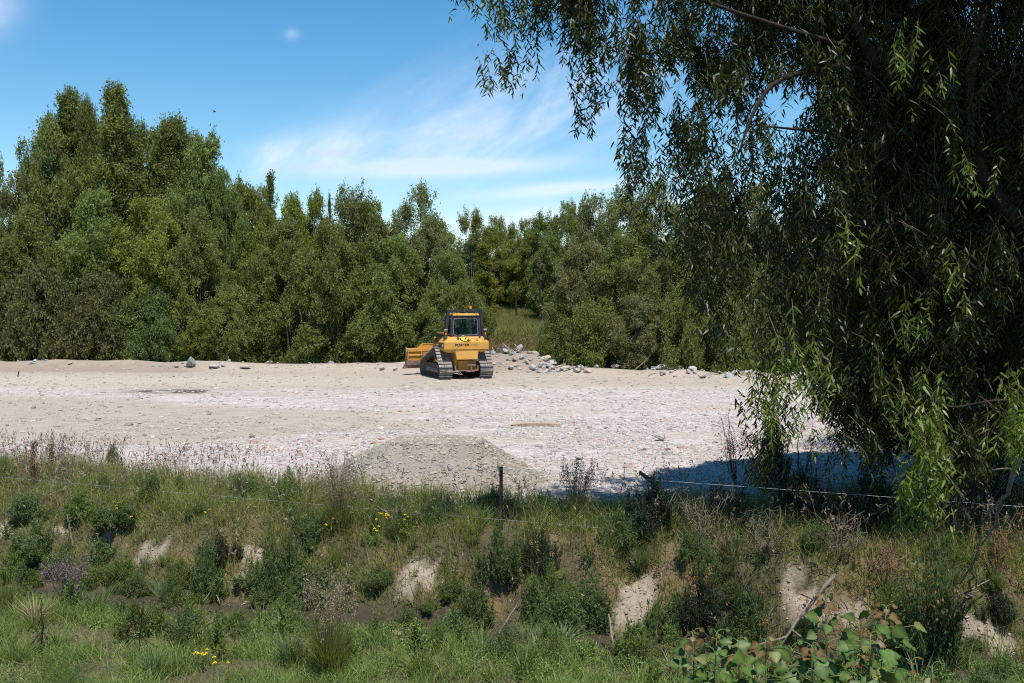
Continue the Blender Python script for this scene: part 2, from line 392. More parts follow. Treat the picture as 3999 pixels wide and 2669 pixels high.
def gcol(x, y):
    yf, ys, yp, yb = Yf(x), Ys(x), Yp(x), Yb(x)
    c = np.broadcast_to(WHITE, x.shape+(3,)).copy()
    def mixin(w, k):
        nonlocal c
        w = w[..., None]; c = c*(1-w)+np.asarray(k)*w
    mixin(sst(.42, .62, fbm(x*.22, y*.3, 77))*.4, TAN2*1.15)
    mixin(sst(.48, .66, fbm(x*.12+y*.05, y*1.3-x*.12, 78, 5))*.55, TAN2*1.1)
    mixin(sst(.55, .62, fbm(x*.9, y*2.2, 76, 5))*.35, np.array([.50, .46, .44]))
    mixin(sst(43.0, 46.5, y+(fbm(x*.25, y*.3, 79)-.5)*5-.12*np.clip(x, -20, 0)*0), TAN)
    mixin(sst(-3, -12, x)*sst(45, 47, y)*sst(53, 50, y)*.7, CREAM)
    mixin(tan2_amt(x, y)*.93, TAN2)
    tr = np.sin((y*.9+x*.55)*6.0+3*vn(x*.3, y*.3, 5))      # wheel ruts curving across the tan fill
    mixin(sst(.2, .8, tr)*np.exp(-(((x+5)/4)**2+((y-33)/2.2)**2))*.5, CREAM)
    for pts_, hw_ in (([(-2.6, 48), (-4.5, 43), (-9, 39), (-16, 37)], 1.05), ([(-1.5, 47.5), (1.5, 42), (7, 38), (14, 36.5)], 1.05), ([(-14, 31.5), (-7, 33.5), (-1, 31.2), (3, 28)], .95), ([(-15, 34), (-8, 35.5), (-2, 33), (4, 31)], .95), ([(10, 44), (2, 40), (-6, 41), (-20, 46)], 1.0)):
        px_c = np.interp(y*0+x, [p_[0] for p_ in sorted(pts_)], [p_[1] for p_ in sorted(pts_)]); d_ = np.abs(y-px_c-.5*(fbm(x*.3, x*0, 66)-.5)); ins = (x > min(p_[0] for p_ in pts_)) & (x < max(p_[0] for p_ in pts_))
        for o_ in (hw_, -hw_):
            d_ = np.abs(y-px_c-o_); mixin(np.exp(-(d_/.22)**2)*ins*.42*sst(.3, .5, fbm(x*.5, y*.5, 67)), TAN2*.82); mixin(np.exp(-((d_-.42)/.12)**2)*ins*.35, CREAM*1.08)
    st = np.exp(-(((x+14.6)/1.9)**2*1.0+((y-43.2)/.75)**2)*1.2)*1.3*sst(.35, .6, fbm(x*1.3, y*1.6, 83)+.12)
    mixin(np.clip(st*1.6, 0, 1), np.array([.10, .078, .06]))
    mixin(sst(-16, -19, x)*sst(53.5, 55, y)*.6, np.array([.22, .17, .13]))
    mixin(sst(yb-1.5, yb+.5, y), TAN*.9)
    mixin(np.exp(-(((x+.1)/2.5)**4+((y-54.9)/2.6)**4)), np.array([.27, .22, .175]))
    mixin(sst(yb+1.0, yb+2.4, y), TURF*.7)
    gap = sst(-5, -3.2, x)*sst(4.5, 2.6, x)
    mixin(gap*sst(59.0, 60, y), np.array([.20, .15, .10])); mixin(gap*sst(61.4, 62.4, y), DRY*.8); mixin(gap*sst(61.8, 62.8, y), FARG)
    mixin(sst(78, 84, y), FARG)
    v = sst(yp+.3, yp-.7, y+(fbm(x*1.6, y*1.6, 85)-.5)*1.6)
    mixin(v, TURF)
    onb = sst(ys+.3, ys+.7, y)*sst(yf+.7, yf-.2, y)
    mixin(onb*.55*sst(.4, .62, fbm(x*1.4, y*1.4, 87)), DRY*.75)
    mixin(bare(x, y), SOIL)
    mixin(sst(ys-1.1, ys-.6, y)*sst(ys+.75, ys+.35, y+(vn(x*2, y*2, 88)-.5)*.2), MUD)
    return c
def grid_axis(segs):
    out = []
    for a, b, s in segs: out += list(np.arange(a, b, s))
    return np.array(out+[segs[-1][1]])
gx = grid_axis([(-900, -100, 100), (-100, -40, 6), (-40, -16, .6), (-16, 12, .11), (12, 40, .6), (40, 100, 6), (100, 900, 100)])
gy = grid_axis([(-60, -4, 8), (-4, 7, .5), (7, 24, .09), (24, 34, .16), (34, 66, .28), (66, 90, 1.0), (90, 200, 10), (200, 1400, 100)])
X, Y = np.meshgrid(gx, gy)
Z = H(X, Y)
Vg = np.stack([X, Y, Z], -1).reshape(-1, 3); nx, ny = len(gx), len(gy)
ii = (np.arange(ny-1)[:, None]*nx+np.arange(nx-1)[None]).ravel()
Fg = np.stack([ii, ii+1, ii+1+nx, ii+nx], 1)
rub = (sst(0, 1.0, Y-Yp(X))*sst(46, 43, Y)*(1-tan2_amt(X, Y)*.9)).ravel()
gm, t = mat_new('ground_mix'); b = NB(t)
c = b.attr('col').outputs['Color']; rb = b.attr('rnd').outputs['Fac']; pos = b.geo()
n1 = b.noise(pos, 1.4, 6, .7); n2 = b.noise(pos, 14, 5, .75)
k = b.m('ADD', b.m('MULTIPLY_ADD', n1, .5, .75), b.m('MULTIPLY_ADD', n2, .85, -.425))
vor = b.n('ShaderNodeTexVoronoi'); vor.inputs['Scale'].default_value = 7.5; b.l(pos, vor.inputs['Vector'])
vs_ = b.n('ShaderNodeSeparateColor'); b.l(vor.outputs['Color'], vs_.inputs[0])
k = b.m('MULTIPLY', k, b.m('MULTIPLY_ADD', b.m('MULTIPLY', b.m('SUBTRACT', vs_.outputs[1], .5), rb), .34, 1.0))
hsv = b.n('ShaderNodeHueSaturation'); b.l(c, hsv.inputs['Color']); b.l(k, hsv.inputs['Value'])
brick = b.m('MULTIPLY', b.m('GREATER_THAN', vs_.outputs[0], .955), b.m('MULTIPLY', rb, b.m('GREATER_THAN', b.noise(pos, .45, 3), .5)))
brick = b.m('MULTIPLY', brick, b.m('LESS_THAN', vor.outputs['Distance'], .45))
c2 = b.mix(b.m('MULTIPLY', brick, .6), hsv.outputs[0], (.36, .17, .13))
p = b.n('ShaderNodeBsdfPrincipled'); b.l(c2, p.inputs['Base Color']); p.inputs['Roughness'].default_value = .95; p.inputs['Specular IOR Level'].default_value = .1
bp = b.n('ShaderNodeBump'); bp.inputs['Strength'].default_value = .8; bp.inputs['Distance'].default_value = .06
b.l(b.m('ADD', b.m('MULTIPLY', b.m('MULTIPLY', vor.outputs['Distance'], -.9), rb), b.m('ADD', b.noise(pos, 5, 8, .75), b.m('MULTIPLY', n2, .5))), bp.inputs['Height']); b.l(bp.outputs[0], p.inputs['Normal'])
o = b.n('ShaderNodeOutputMaterial'); b.l(p.outputs[0], o.inputs[0])
me = mk('ground', Vg, Fg, rnd=rub, col=gcol(X, Y).reshape(-1, 3), smooth=True, mat=gm)
put(link('ground', me), kind='structure')

# muddy water in the ditch
xs = np.linspace(-16, 14, 120); V = []
for x_ in xs:
    yc = float(Ys(np.array([x_]))[0]); wv = .42+.12*math.sin(x_*1.7)
    V += [(x_, yc-wv-.25, -1.145), (x_, yc+wv-.1, -1.145)]
F = [(2*i, 2*i+2, 2*i+3, 2*i+1) for i in range(len(xs)-1)]
wm_, t = mat_new('ditch_water'); b = NB(t); p = b.n('ShaderNodeBsdfPrincipled')
b.l(b.mix(b.noise(b.geo(), 3, 5), (.040, .030, .022), (.075, .058, .042)), p.inputs['Base Color'])
p.inputs['Roughness'].default_value = .42; p.inputs['Specular IOR Level'].default_value = .3
bp = b.n('ShaderNodeBump'); bp.inputs['Strength'].default_value = .5; bp.inputs['Distance'].default_value = .03; b.l(b.noise(b.geo(), 9, 5), bp.inputs['Height']); b.l(bp.outputs[0], p.inputs['Normal'])
o = b.n('ShaderNodeOutputMaterial'); b.l(p.outputs[0], o.inputs[0])
put(link('stream_water', mk('stream_water', V, F, mat=wm_)), kind='structure')

# ------------------------------------------------------------------ loose stones on the yard
stone_mat = col_mat('stone_bits', .9, .3, 40, .22, 30)
def stone_cols(n, kind):
    g = rng.uniform(.72, 1.25, n)[:, None]
    if kind == 'white':
        c = np.array([.44, .392, .362])*g
        u = rng.random(n); c[u < .25] = (np.array([.34, .32, .30])*g)[u < .25]
        c[(u > .25) & (u < .33)] = (np.array([.42, .33, .30])*g)[(u > .25) & (u < .33)]
        br = u > .968; c[br] = (np.array([.36, .15, .11])*g)[br]
        dk = (u > .945) & (u < .95); c[dk] = (np.array([.10, .09, .085])*g)[dk]
    else:
        c = np.array([.35, .30, .24])*g; u = rng.random(n)
        c[u < .2] = (np.array([.40, .36, .31])*g)[u < .2]; c[u > .88] = (np.array([.27, .25, .22])*g)[u > .88]
    return np.clip(c, .02, .6)
def scatter(n, ymin, ymax, smin, smax, pw):
    y = ymin*(ymax/ymin)**rng.random(n*2); x = (rng.random(n*2)*2-1)*(.56*y+1.5)
    yp = Yp(x); keep = (y > yp-.3) & (y < Yb(x)-.3) & (heap_amt(x, y) < .1)
    t2 = tan2_amt(x, y); keep &= rng.random(n*2) > t2*.55
    keep &= rng.random(n*2) > sst(43, 46, y)*.35
    keep &= fbm(x*.6, y*.6, 91) > .36
    x, y, t2 = x[keep][:n], y[keep][:n], t2[keep][:n]
    s = smin*(smax/smin)**(rng.random(len(x))**pw)
    cc = np.where((rng.random(len(x)) < np.maximum(t2, sst(44, 46, y)))[:, None], stone_cols(len(x), 'tan'), stone_cols(len(x), 'white'))
    P = np.stack([x, y, H(x, y)+s*.12], 1)
    return stones(P, s*rng.uniform(.7, 1.3, len(x)), s*rng.uniform(.6, 1.1, len(x)), s*rng.uniform(.35, .7, len(x)), col=cc)
A = scatter(60000, 18.5, 34, .010, .065, 3.0); B = scatter(16000, 26, 57, .028, .11, 4.4); C = scatter(420, 19, 46, .06, .15, 1.8)
V = np.concatenate([A[0], B[0], C[0]]); F = np.concatenate([A[1], B[1]+len(A[0]), C[1]+len(A[0])+len(B[0])])
put(link('crushed_rubble', mk('crushed_rubble', V, F, col=np.concatenate([A[2], B[2], C[2]]), mat=stone_mat)),
    'pale crushed concrete and brick crumbs strewn over the bare yard', 'rubble', kind='stuff')

# clods and grit on the bare scrapes of the bank
x = rng.uniform(-13, 10, 160000); y = rng.uniform(13, 21, 160000); bb_ = bare(x, y); k = (bb_ > .15) & (rng.random(len(x)) < .9); x, y = x[k], y[k]
s_ = .006*(.032/.006)**(rng.random(len(x))**4.5); cc = np.array([.34, .28, .215])*rng.uniform(.6, 1.25, (len(x), 1))
A = stones(np.stack([x, y, H(x, y)], 1), s_*1.2, s_, s_*.7, col=cc)
put(link('soil_clods', mk('soil_clods', A[0], A[1], col=A[2], mat=stone_mat)), 'crumbly clods and grit on the bare soil scrapes of the bank', 'soil', kind='stuff')

# ------------------------------------------------------------------ gravel heap
u = np.linspace(-3.1, 3.1, 130); v = np.linspace(-2.5, 2.5, 110)
HX, HY = np.meshgrid(u-1.75, v+22.6)
ha = heap_amt(HX, HY); HZ = HH(HX, HY)+(fbm(HX*6, HY*6, 93, 4)-.5)*.05*sst(0, .1, ha)-.06*sst(.02, .0, ha)-.004
Vh = np.stack([HX, HY, HZ], -1).reshape(-1, 3); n0 = len(u)
ii = (np.arange(len(v)-1)[:, None]*n0+np.arange(n0-1)[None]).ravel(); Fh = np.stack([ii, ii+1, ii+1+n0, ii+n0], 1)
hc = np.array([.265, .232, .192])[None]*(.8+.4*fbm(HX*3, HY*3, 95).reshape(-1, 1))
keep = (ha.ravel()[Fh] > 0).any(1); Fh = Fh[keep]
heap_root = empty('gravel_heap', (-1.75, 22.6, 0)); put(heap_root, 'low grey-tan heap of river gravel behind the fence post', 'gravel heap')
hm = col_mat('heap_gravel', .95, .8, 16, .35, 25)
o = link('earth', mk('heap_earth', Vh-np.array([-1.75, 22.6, 0]), Fh, col=hc, smooth=True, mat=hm), parent=heap_root)
n = 30000; x = rng.uniform(-3, 3, n)-1.75; y = rng.uniform(-2.4, 2.4, n)+22.6; k = heap_amt(x, y) > .03; x, y = x[k], y[k]
s = .008*(.062/.008)**(rng.random(len(x))**6)
P = np.stack([x, y, HH(x, y)-s*.15], 1)-np.array([-1.75, 22.6, 0])
a_ = rng.uniform(0, 6.28, 420); q_ = rng.uniform(.86, 1.16, 420); x2 = -1.75+2.65*q_*np.cos(a_); y2 = 22.6+2.1*q_*np.sin(a_); s2 = .02*(.085/.02)**(rng.random(420)**1.6)
P = np.concatenate([P, np.stack([x2, y2, HH(x2, y2)], 1)-np.array([-1.75, 22.6, 0])]); s = np.concatenate([s, s2]); x = np.concatenate([x, x2])
A = stones(P, s*rng.uniform(.8, 1.4, len(x)), s, s*rng.uniform(.5, .8, len(x)), col=stone_cols(len(x), 'tan')*.92)
o = link('pebbles', mk('heap_pebbles', A[0], A[1], col=A[2], mat=stone_mat), parent=heap_root); o['kind'] = 'stuff'

# ------------------------------------------------------------------ concrete rocks
def chunk(seed, n=15, sub=True):
    r = random.Random(seed); bm = bmesh.new()
    for i in range(n):
        th, ph = r.uniform(0, 6.283), math.acos(r.uniform(-1, 1)); k = r.uniform(.75, 1.0)
        bm.verts.new((k*math.sin(ph)*math.cos(th), k*math.sin(ph)*math.sin(th), k*math.cos(ph)*.8))
    h = bmesh.ops.convex_hull(bm, input=bm.verts)
    bmesh.ops.delete(bm, geom=[g for g in h['geom_interior'] if isinstance(g, bmesh.types.BMVert)], context='VERTS')
    bmesh.ops.bevel(bm, geom=list(bm.edges), offset=.06, segments=1, affect='EDGES')
    bmesh.ops.triangulate(bm, faces=bm.faces)
    bmesh.ops.subdivide_edges(bm, edges=bm.edges, cuts=1)
    for v_ in bm.verts:
        v_.co *= 1+.05*(r.random()-.5)*2
    me = bpy.data.meshes.new('rock'); bm.to_mesh(me); bm.free(); return me
rock_pale = plain('concrete_pale', (.43, .415, .40), .92, c2=(.31, .29, .27), scale=2.5, bump=.7, bscale=9, spec=.15)
rock_grey = plain('concrete_grey', (.27, .265, .26), .9, c2=(.36, .35, .34), scale=2.0, bump=.7, bscale=7, spec=.15)
rock_tan = plain('concrete_tan', (.42, .36, .30), .92, c2=(.34, .28, .22), scale=2.2, bump=.7, bscale=8, spec=.15)
RM = [chunk(100+i) for i in range(10)]
for me in RM: me.materials.append(rock_pale)
def rock(i, loc, s, rot, mat, label, group=None, name='rock'):
    o = bpy.data.objects.new(name, RM[i % 10]); COL.objects.link(o)
    o.location = loc; o.scale = s; o.rotation_euler = rot
    o.material_slots[0].link = 'OBJECT'; o.material_slots[0].material = mat
    return put(o, label, 'rock', group)
def rock_px(i, px, py, wpx, hpx, mat, label, rot=None, group=None, dY=0.0):
    p = hit(px, py); Yd = p[1]+dY; k = Yd/F0
    z = H1(p[0], Yd)
    return rock(i, (p[0], Yd, z+hpx*k*.40), (wpx*k/1.85, wpx*k/2.0, hpx*k/1.55), rot or (0, 0, random.uniform(0, 6)), mat, label, group)
BR = [(0, 747, 1436, 44, 56, rock_grey, 'big tilted grey concrete slab standing up on the far rubble edge left of the bulldozer', (.5, .3, .4)),
 (1, 872, 1437, 20, 22, rock_pale, 'small upright pale block right of the tilted grey slab on the far edge', None),
 (2, 690, 1438, 24, 14, rock_pale, 'flat white lump just left of the tilted grey slab', None),
 (3, 275, 1424, 20, 14, rock_tan, 'rounded brown stone on the far bank at the left', None),
 (4, 840, 1440, 60, 16, rock_pale, 'long low pale block between the grey slab and the upright block', (0, 0, .1)),
 (5, 960, 1440, 50, 14, rock_tan, 'wide flat tan block lying right of the upright block on the far edge', (0, 0, 0)),
 (6, 1492, 1448, 28, 20, rock_tan, 'pointed tan stone on the far edge at the left of the bulldozer blade', None),
 (7, 1543, 1447, 28, 14, rock_pale, 'white block under the left end of the bulldozer blade', None),
 (8, 1972, 1385, 34, 26, rock_pale, 'large round pale boulder on top of the rubble mound right of the cab', None),
 (9, 2030, 1380, 30, 40, rock_grey, 'tall grey concrete lump crowning the mound tangled in bent wire', None),
 (0, 2016, 1412, 34, 30, rock_tan, 'tan boulder with a dark underside on the right flank of the mound', None),
 (1, 2036, 1408, 24, 26, rock_pale, 'pale boulder leaning on the tan one on the mound flank', None),
 (2, 1997, 1390, 20, 16, rock_pale, 'small white lump between the two top boulders of the mound', None),
 (3, 1925, 1385, 26, 18, rock_pale, 'broken white lump at the left end of the mound beside the yellow body', None),
 (4, 1996, 1446, 30, 20, rock_pale, 'rough white rock at the foot of the mound right of the track', None),
 (5, 2078, 1448, 34, 26, rock_pale, 'biggest white block at the right foot of the mound', None),
 (6, 2060, 1424, 20, 20, rock_pale, 'white block standing on the lower right slope of the mound', None),
 (7, 2111, 1440, 20, 22, rock_grey, 'grey upright stone just right of the mound foot', None),
 (8, 2140, 1440, 34, 24, rock_grey, 'grey slanted stone second to the right of the mound foot', (.2, .4, .3)),
 (9, 2210, 1446, 50, 22, rock_tan, 'wide tan block with a flat top on the far edge', (0, 0, 0)),
 (0, 2272, 1446, 26, 20, rock_pale, 'pale block paired beside the wide tan one', None),
 (1, 2330, 1438, 22, 18, rock_pale, 'small pale lump left of the big round one by the stick', None),
 (2, 2368, 1434, 30, 26, rock_pale, 'round grey-white boulder highest on the right part of the far edge', None),
 (3, 2402, 1440, 40, 20, rock_tan, 'flat topped tan block right of the round grey-white boulder', None),
 (4, 2470, 1444, 26, 20, rock_pale, 'pale block at the foot of the slanting dead stick', None),
 (5, 2590, 1466, 30, 18, rock_pale, 'pale lump where the stick pile ends on the far edge', None),
 (6, 2745, 1478, 36, 16, rock_tan, 'low tan boulder on the far edge left of the leafy column', None),
 (7, 2688, 1462, 22, 22, rock_tan, 'round brownish stone perched on the far edge near the willow leaves', None),
 (8, 2575, 1722, 56, 48, rock_pale, 'large lone concrete lump with a dark hollow lying out on the white yard', (.3, .2, .5)),
 (9, 386, 1638, 26, 13, rock_tan, 'smooth oval cobble lying alone on the tan ground at the left', (0, .2, -.4)),
 (0, 27, 1665, 22, 13, rock_tan, 'rounded cobble at the left border of the yard', None),
 (1, 1242, 1700, 20, 14, rock_pale, 'white lump left of the gravel heap on the tan fill', None),
 (2, 2265, 1795, 40, 20, rock_pale, 'grey-white slab lying between the heap and the lone concrete lump', (0, 0, 0))]
for r_ in BR: rock_px(*r_)
k = 0
for px in list(range(-60, 1500, 19))+list(range(1900, 3300, 6)):
    x0 = (px-2000)/F0*54; yb = float(Yb(np.array([x0]))[0]); big = px > 2100
    if px < 1500 and random.random() < (.75 if px < 600 else .35): continue
    
    if float(vn(x0*1.3, 3.3, 8)) < (.28 if big else .5): continue
    x_ = x0+random.uniform(-.25, .25); y_ = yb+random.uniform(-1.3, .6); s = .06*(.30/.06)**(random.random()**1.4)*(1.1 if big else .8)
    if 1900 <= px <= 2130: y_ = random.uniform(52.4, 54.8)
    rock(k, (x_, y_, H1(x_, y_)+s*.3), (s*random.uniform(.9, 1.5), s, s*random.uniform(.6, 1)), (random.uniform(-.3, .3), random.uniform(-.3, .3), random.uniform(0, 6)),
         random.choice([rock_pale, rock_pale, rock_tan]), 'small broken concrete lump in the row of rubble along the far edge of the yard', 'small rubble lumps along the far edge'); k += 1

random.seed(31)
for k in range(80):
    px = 1900+265*random.random()**.8; x_ = (px-2000)/F0*54+random.uniform(-.1, .1); y_ = random.uniform(52.3, 54.9); s = .05*(.22/.05)**random.random()**1.5
    rock(k, (x_, y_, H1(x_, y_)+s*.2), (s*random.uniform(.9, 1.4), s, s*random.uniform(.6, 1)), (random.uniform(-.3, .3), random.uniform(-.3, .3), random.uniform(0, 6)),
         random.choice([rock_pale, rock_pale, rock_tan]), 'broken concrete lump on the rubble mound right of the bulldozer', 'rubble lumps on the mound')
# ------------------------------------------------------------------ timber plank, sticks, wire
def join_obj(name, parts, mat, parent=None, smooth=False):
    V, F, r = cat_geo(parts); return link(name, mk(name, V, F, rnd=r, smooth=smooth, mat=mat), parent=parent)
wood_pale = plain('weathered_plank', (.42, .32, .21), .85, c2=(.30, .23, .16), scale=8, bump=.4)
bark_grey = plain('grey_bark', (.20, .175, .15), .9, c2=(.13, .11, .09), scale=6, bump=.6, bscale=20)
bark_pale = plain('pale_bark', (.30, .28, .245), .9, c2=(.17, .15, .125), scale=3, bump=.5, bscale=12)
bark_dark = plain('dark_bark', (.050, .038, .030), .95, c2=(.022, .017, .014), scale=5, bump=1.0, bscale=14, spec=.1)
p0 = hit(1990, 1665); p1 = hit(2195, 1670)
bm = bmesh.new()
L = p1[0]-p0[0]
prof = [(0, .0), (.3, .05), (.7, .075), (1.2, .065), (L-.3, .06), (L, .045), (L-.05, -.01), (.9, -.02), (.35, -.01)]
vs = [bm.verts.new((a-L/2, -.04+.02*random.random(), b_*.9+.04)) for a, b_ in prof]; f = bm.faces.new(vs)
e = bmesh.ops.extrude_face_region(bm, geom=[f]); bmesh.ops.translate(bm, vec=(0, .14, .015), verts=[g for g in e['geom'] if isinstance(g, bmesh.types.BMVert)])
bmesh.ops.recalc_face_normals(bm, faces=bm.faces)
me = bpy.data.meshes.new('plank'); bm.to_mesh(me); bm.free(); me.materials.append(wood_pale)
pl = link('wooden_plank', me); pl.location = ((p0[0]+p1[0])/2, p0[1], H1(p0[0]+1, p0[1])+.0); pl.rotation_euler = (0, .01, .03)
put(pl, 'long splintered pale plank lying on the white rubble right of the heap', 'plank')
def stick(px0, py0, px1, py1, Y0, Y1, r0, r1, name, label, cat, mat, wob=.06, k=9, forks=0):
    a, b_ = at(px0, py0, Y0), at(px1, py1, Y1); mid = (a+b_)/2+rng.normal(size=3)*wob
    pts = bez(a, mid, b_, k)+rng.normal(size=(k, 3))*wob*.12; parts = [tube(pts, np.linspace(r0, r1, k), 6)]
    ln = np.linalg.norm(b_-a)
    for q in range(forks):
        i = random.randint(2, k-2); d = nrm((b_-a)+rng.normal(size=3)*ln*.6)*ln*random.uniform(.2, .45)
        parts.append(tube(bez(pts[i], pts[i]+d*.5+rng.normal(size=3)*.03, pts[i]+d, 5), np.linspace(r0*.5, r1*.5, 5), 5))
    o = join_obj(name, parts, mat, smooth=True); return put(o, label, cat)
wood_dead = plain('dead_wood', (.24, .20, .155), .9, c2=(.14, .115, .09), scale=9, bump=.4)
hY = lambda px, py: float(hit(px, py)[1])
stick(2485, 1440, 2530, 1400, 51, 51.2, .03, .012, 'dead_stick', 'thin dead stick slanting out of the far rubble edge at the right', 'stick', wood_dead, forks=1)
stick(2530, 1470, 2570, 1457, 50, 50.2, .03, .015, 'dead_stick', 'short stick lying on the rubble below the slanting stick', 'stick', wood_dead)
stick(2500, 1845, 2560, 1890, 21.0, 19.6, .035, .06, 'bent_stump', 'thick dark bent branch end sticking out of the shaded bush over the rubble', 'branch', bark_dark, .03)
stick(70, 1472, 74, 1450, 50, 50, .03, .03, 'short_stake', 'short dark peg standing in the ground at the far left of the yard', 'stake', bark_dark, .005)
stick(3265, 2244, 3020, 2560, hY(3265, 2290)-.3, hY(3020, 2470)-.4, .035, .018, 'dead_branch', 'long bare curved branch leaning down the sandy bank behind the poplar shoots', 'branch', wood_dead, .12, 12, 4)
stick(262, 2010, 285, 2140, hY(285, 2150), hY(285, 2150), .014, .026, 'dead_stake', 'bare grey stick standing up among the low gorse at the left', 'stick', wood_dead, .03)
stick(2377, 2400, 2400, 2560, hY(2400, 2510)-.4, hY(2400, 2540)-.5, .012, .02, 'dead_branch', 'pale bleached twig hanging down to the mud under the small bare bank', 'twig', wood_dead, .05, 9, 2)
stick(2025, 2352, 1930, 2520, hY(1930, 2520)+.6, hY(1930, 2520), .008, .016, 'dead_branch', 'forked bare twig standing over the ditch in front of the middle gorse', 'twig', wood_dead, .08, 9, 6)
stick(1742, 2400, 1725, 2470, hY(1725, 2480), hY(1725, 2480), .008, .014, 'dead_branch', 'thin bleached forked twig rising beside the clump left of the middle gorse', 'twig', wood_dead, .05, 8, 5)
stick(560, 2350, 540, 2570, hY(540, 2570), hY(540, 2570), .006, .014, 'dead_weed', 'tall dark dry weed stalk with side twigs at the left foreground', 'weed', bark_dark, .04, 12, 26)
stick(160, 2330, 150, 2560, hY(150, 2560), hY(150, 2560), .006, .013, 'dead_weed', 'dark leafless weed stem leaning by the left streamside grass', 'weed', bark_dark, .09, 12, 18)
stick(758, 2215, 860, 2360, hY(860, 2370)+.3, hY(860, 2370), .007, .014, 'dead_branch', 'bleached arching twig at the ditch edge under the left gorse', 'twig', wood_dead, .12, 9, 4)
stick(3990, 1780, 3870, 2080, 13.0, 13.6, .035, .02, 'dead_branch', 'bare grey branch drooping in the shade at the right border', 'branch', bark_grey, .2, 12, 4)
stick(3820, 2100, 3780, 2330, 13.2, hY(3780, 2330), .012, .02, 'dead_branch', 'bare branching stem rising from the dry grass at the right', 'branch', bark_grey, .25, 12, 8)
wire_m = plain('rusty_wire', (.35, .33, .31), .5, .6)
parts = []
for i in range(16):
    a = at(random.uniform(1925, 2055), random.uniform(1365, 1385), 54.6); d = np.array([random.uniform(-1, 1), random.uniform(-.4, .4), random.uniform(.1, .9)])
    parts.append(tube(bez(a, a+d*.5+np.array([0, 0, .3]), a+np.array([d[0]*.9, d[1], random.uniform(-.2, .2)]), 8), .008, 4))
put(join_obj('scrap_wire', parts, wire_m), 'tangle of bent reinforcing wire sticking out of the top of the rubble mound', 'scrap wire')
# ------------------------------------------------------------------ bulldozer
yel = plain('machine_yellow', (.60, .295, .045), .5, c2=(.42, .27, .11), scale=2.6, spec=.35, mask=(.44, .68))
yel_d = plain('dusty_yellow', (.42, .235, .05), .8, c2=(.20, .13, .06), scale=3.0, spec=.2, mask=(.4, .65))
blk = plain('black_paint', (.018, .019, .024), .45, c2=(.035, .034, .034), scale=3)
rub_ = plain('grimy_steel', (.050, .042, .035), .8, c2=(.11, .085, .065), scale=5, bump=.3)
stl = plain('track_steel', (.20, .20, .205), .6, .25, c2=(.15, .115, .085), scale=5, mask=(.40, .6))
rust = plain('rusty_steel', (.20, .11, .07), .8, c2=(.30, .21, .15), scale=7)
wear = plain('worn_blade', (.17, .13, .12), .55, .4, c2=(.32, .20, .14), scale=3)
lampg = plain('lamp_grey', (.30, .29, .28), .5)
orng = plain('amber_plastic', (.85, .22, .01), .25)
white_ = plain('white_plate', (.7, .72, .78), .5)
logo_y = plain('logo_yellow', (.74, .50, .02), .5)
ink = plain('ink_black', (.01, .009, .01), .7, spec=.1)
ink2 = plain('ink_grey', (.16, .13, .11), .5)
seat_m = plain('seat_fabric', (.03, .034, .042), .8)
gls, t = mat_new('cab_glass'); b = NB(t)
tr = b.n('ShaderNodeBsdfTransparent'); tr.inputs[0].default_value = (.50, .66, .62, 1)
gl = b.n('ShaderNodeBsdfGlossy'); gl.inputs['Roughness'].default_value = .04; gl.inputs['Color'].default_value = (.9, .95, 1, 1)
fr = b.n('ShaderNodeFresnel'); fr.inputs[0].default_value = 1.5
mx = b.n('ShaderNodeMixShader'); b.l(fr.outputs[0], mx.inputs[0]); b.l(tr.outputs[0], mx.inputs[1]); b.l(gl.outputs[0], mx.inputs[2])
o = b.n('ShaderNodeOutputMaterial'); b.l(mx.outputs[0], o.inputs[0])

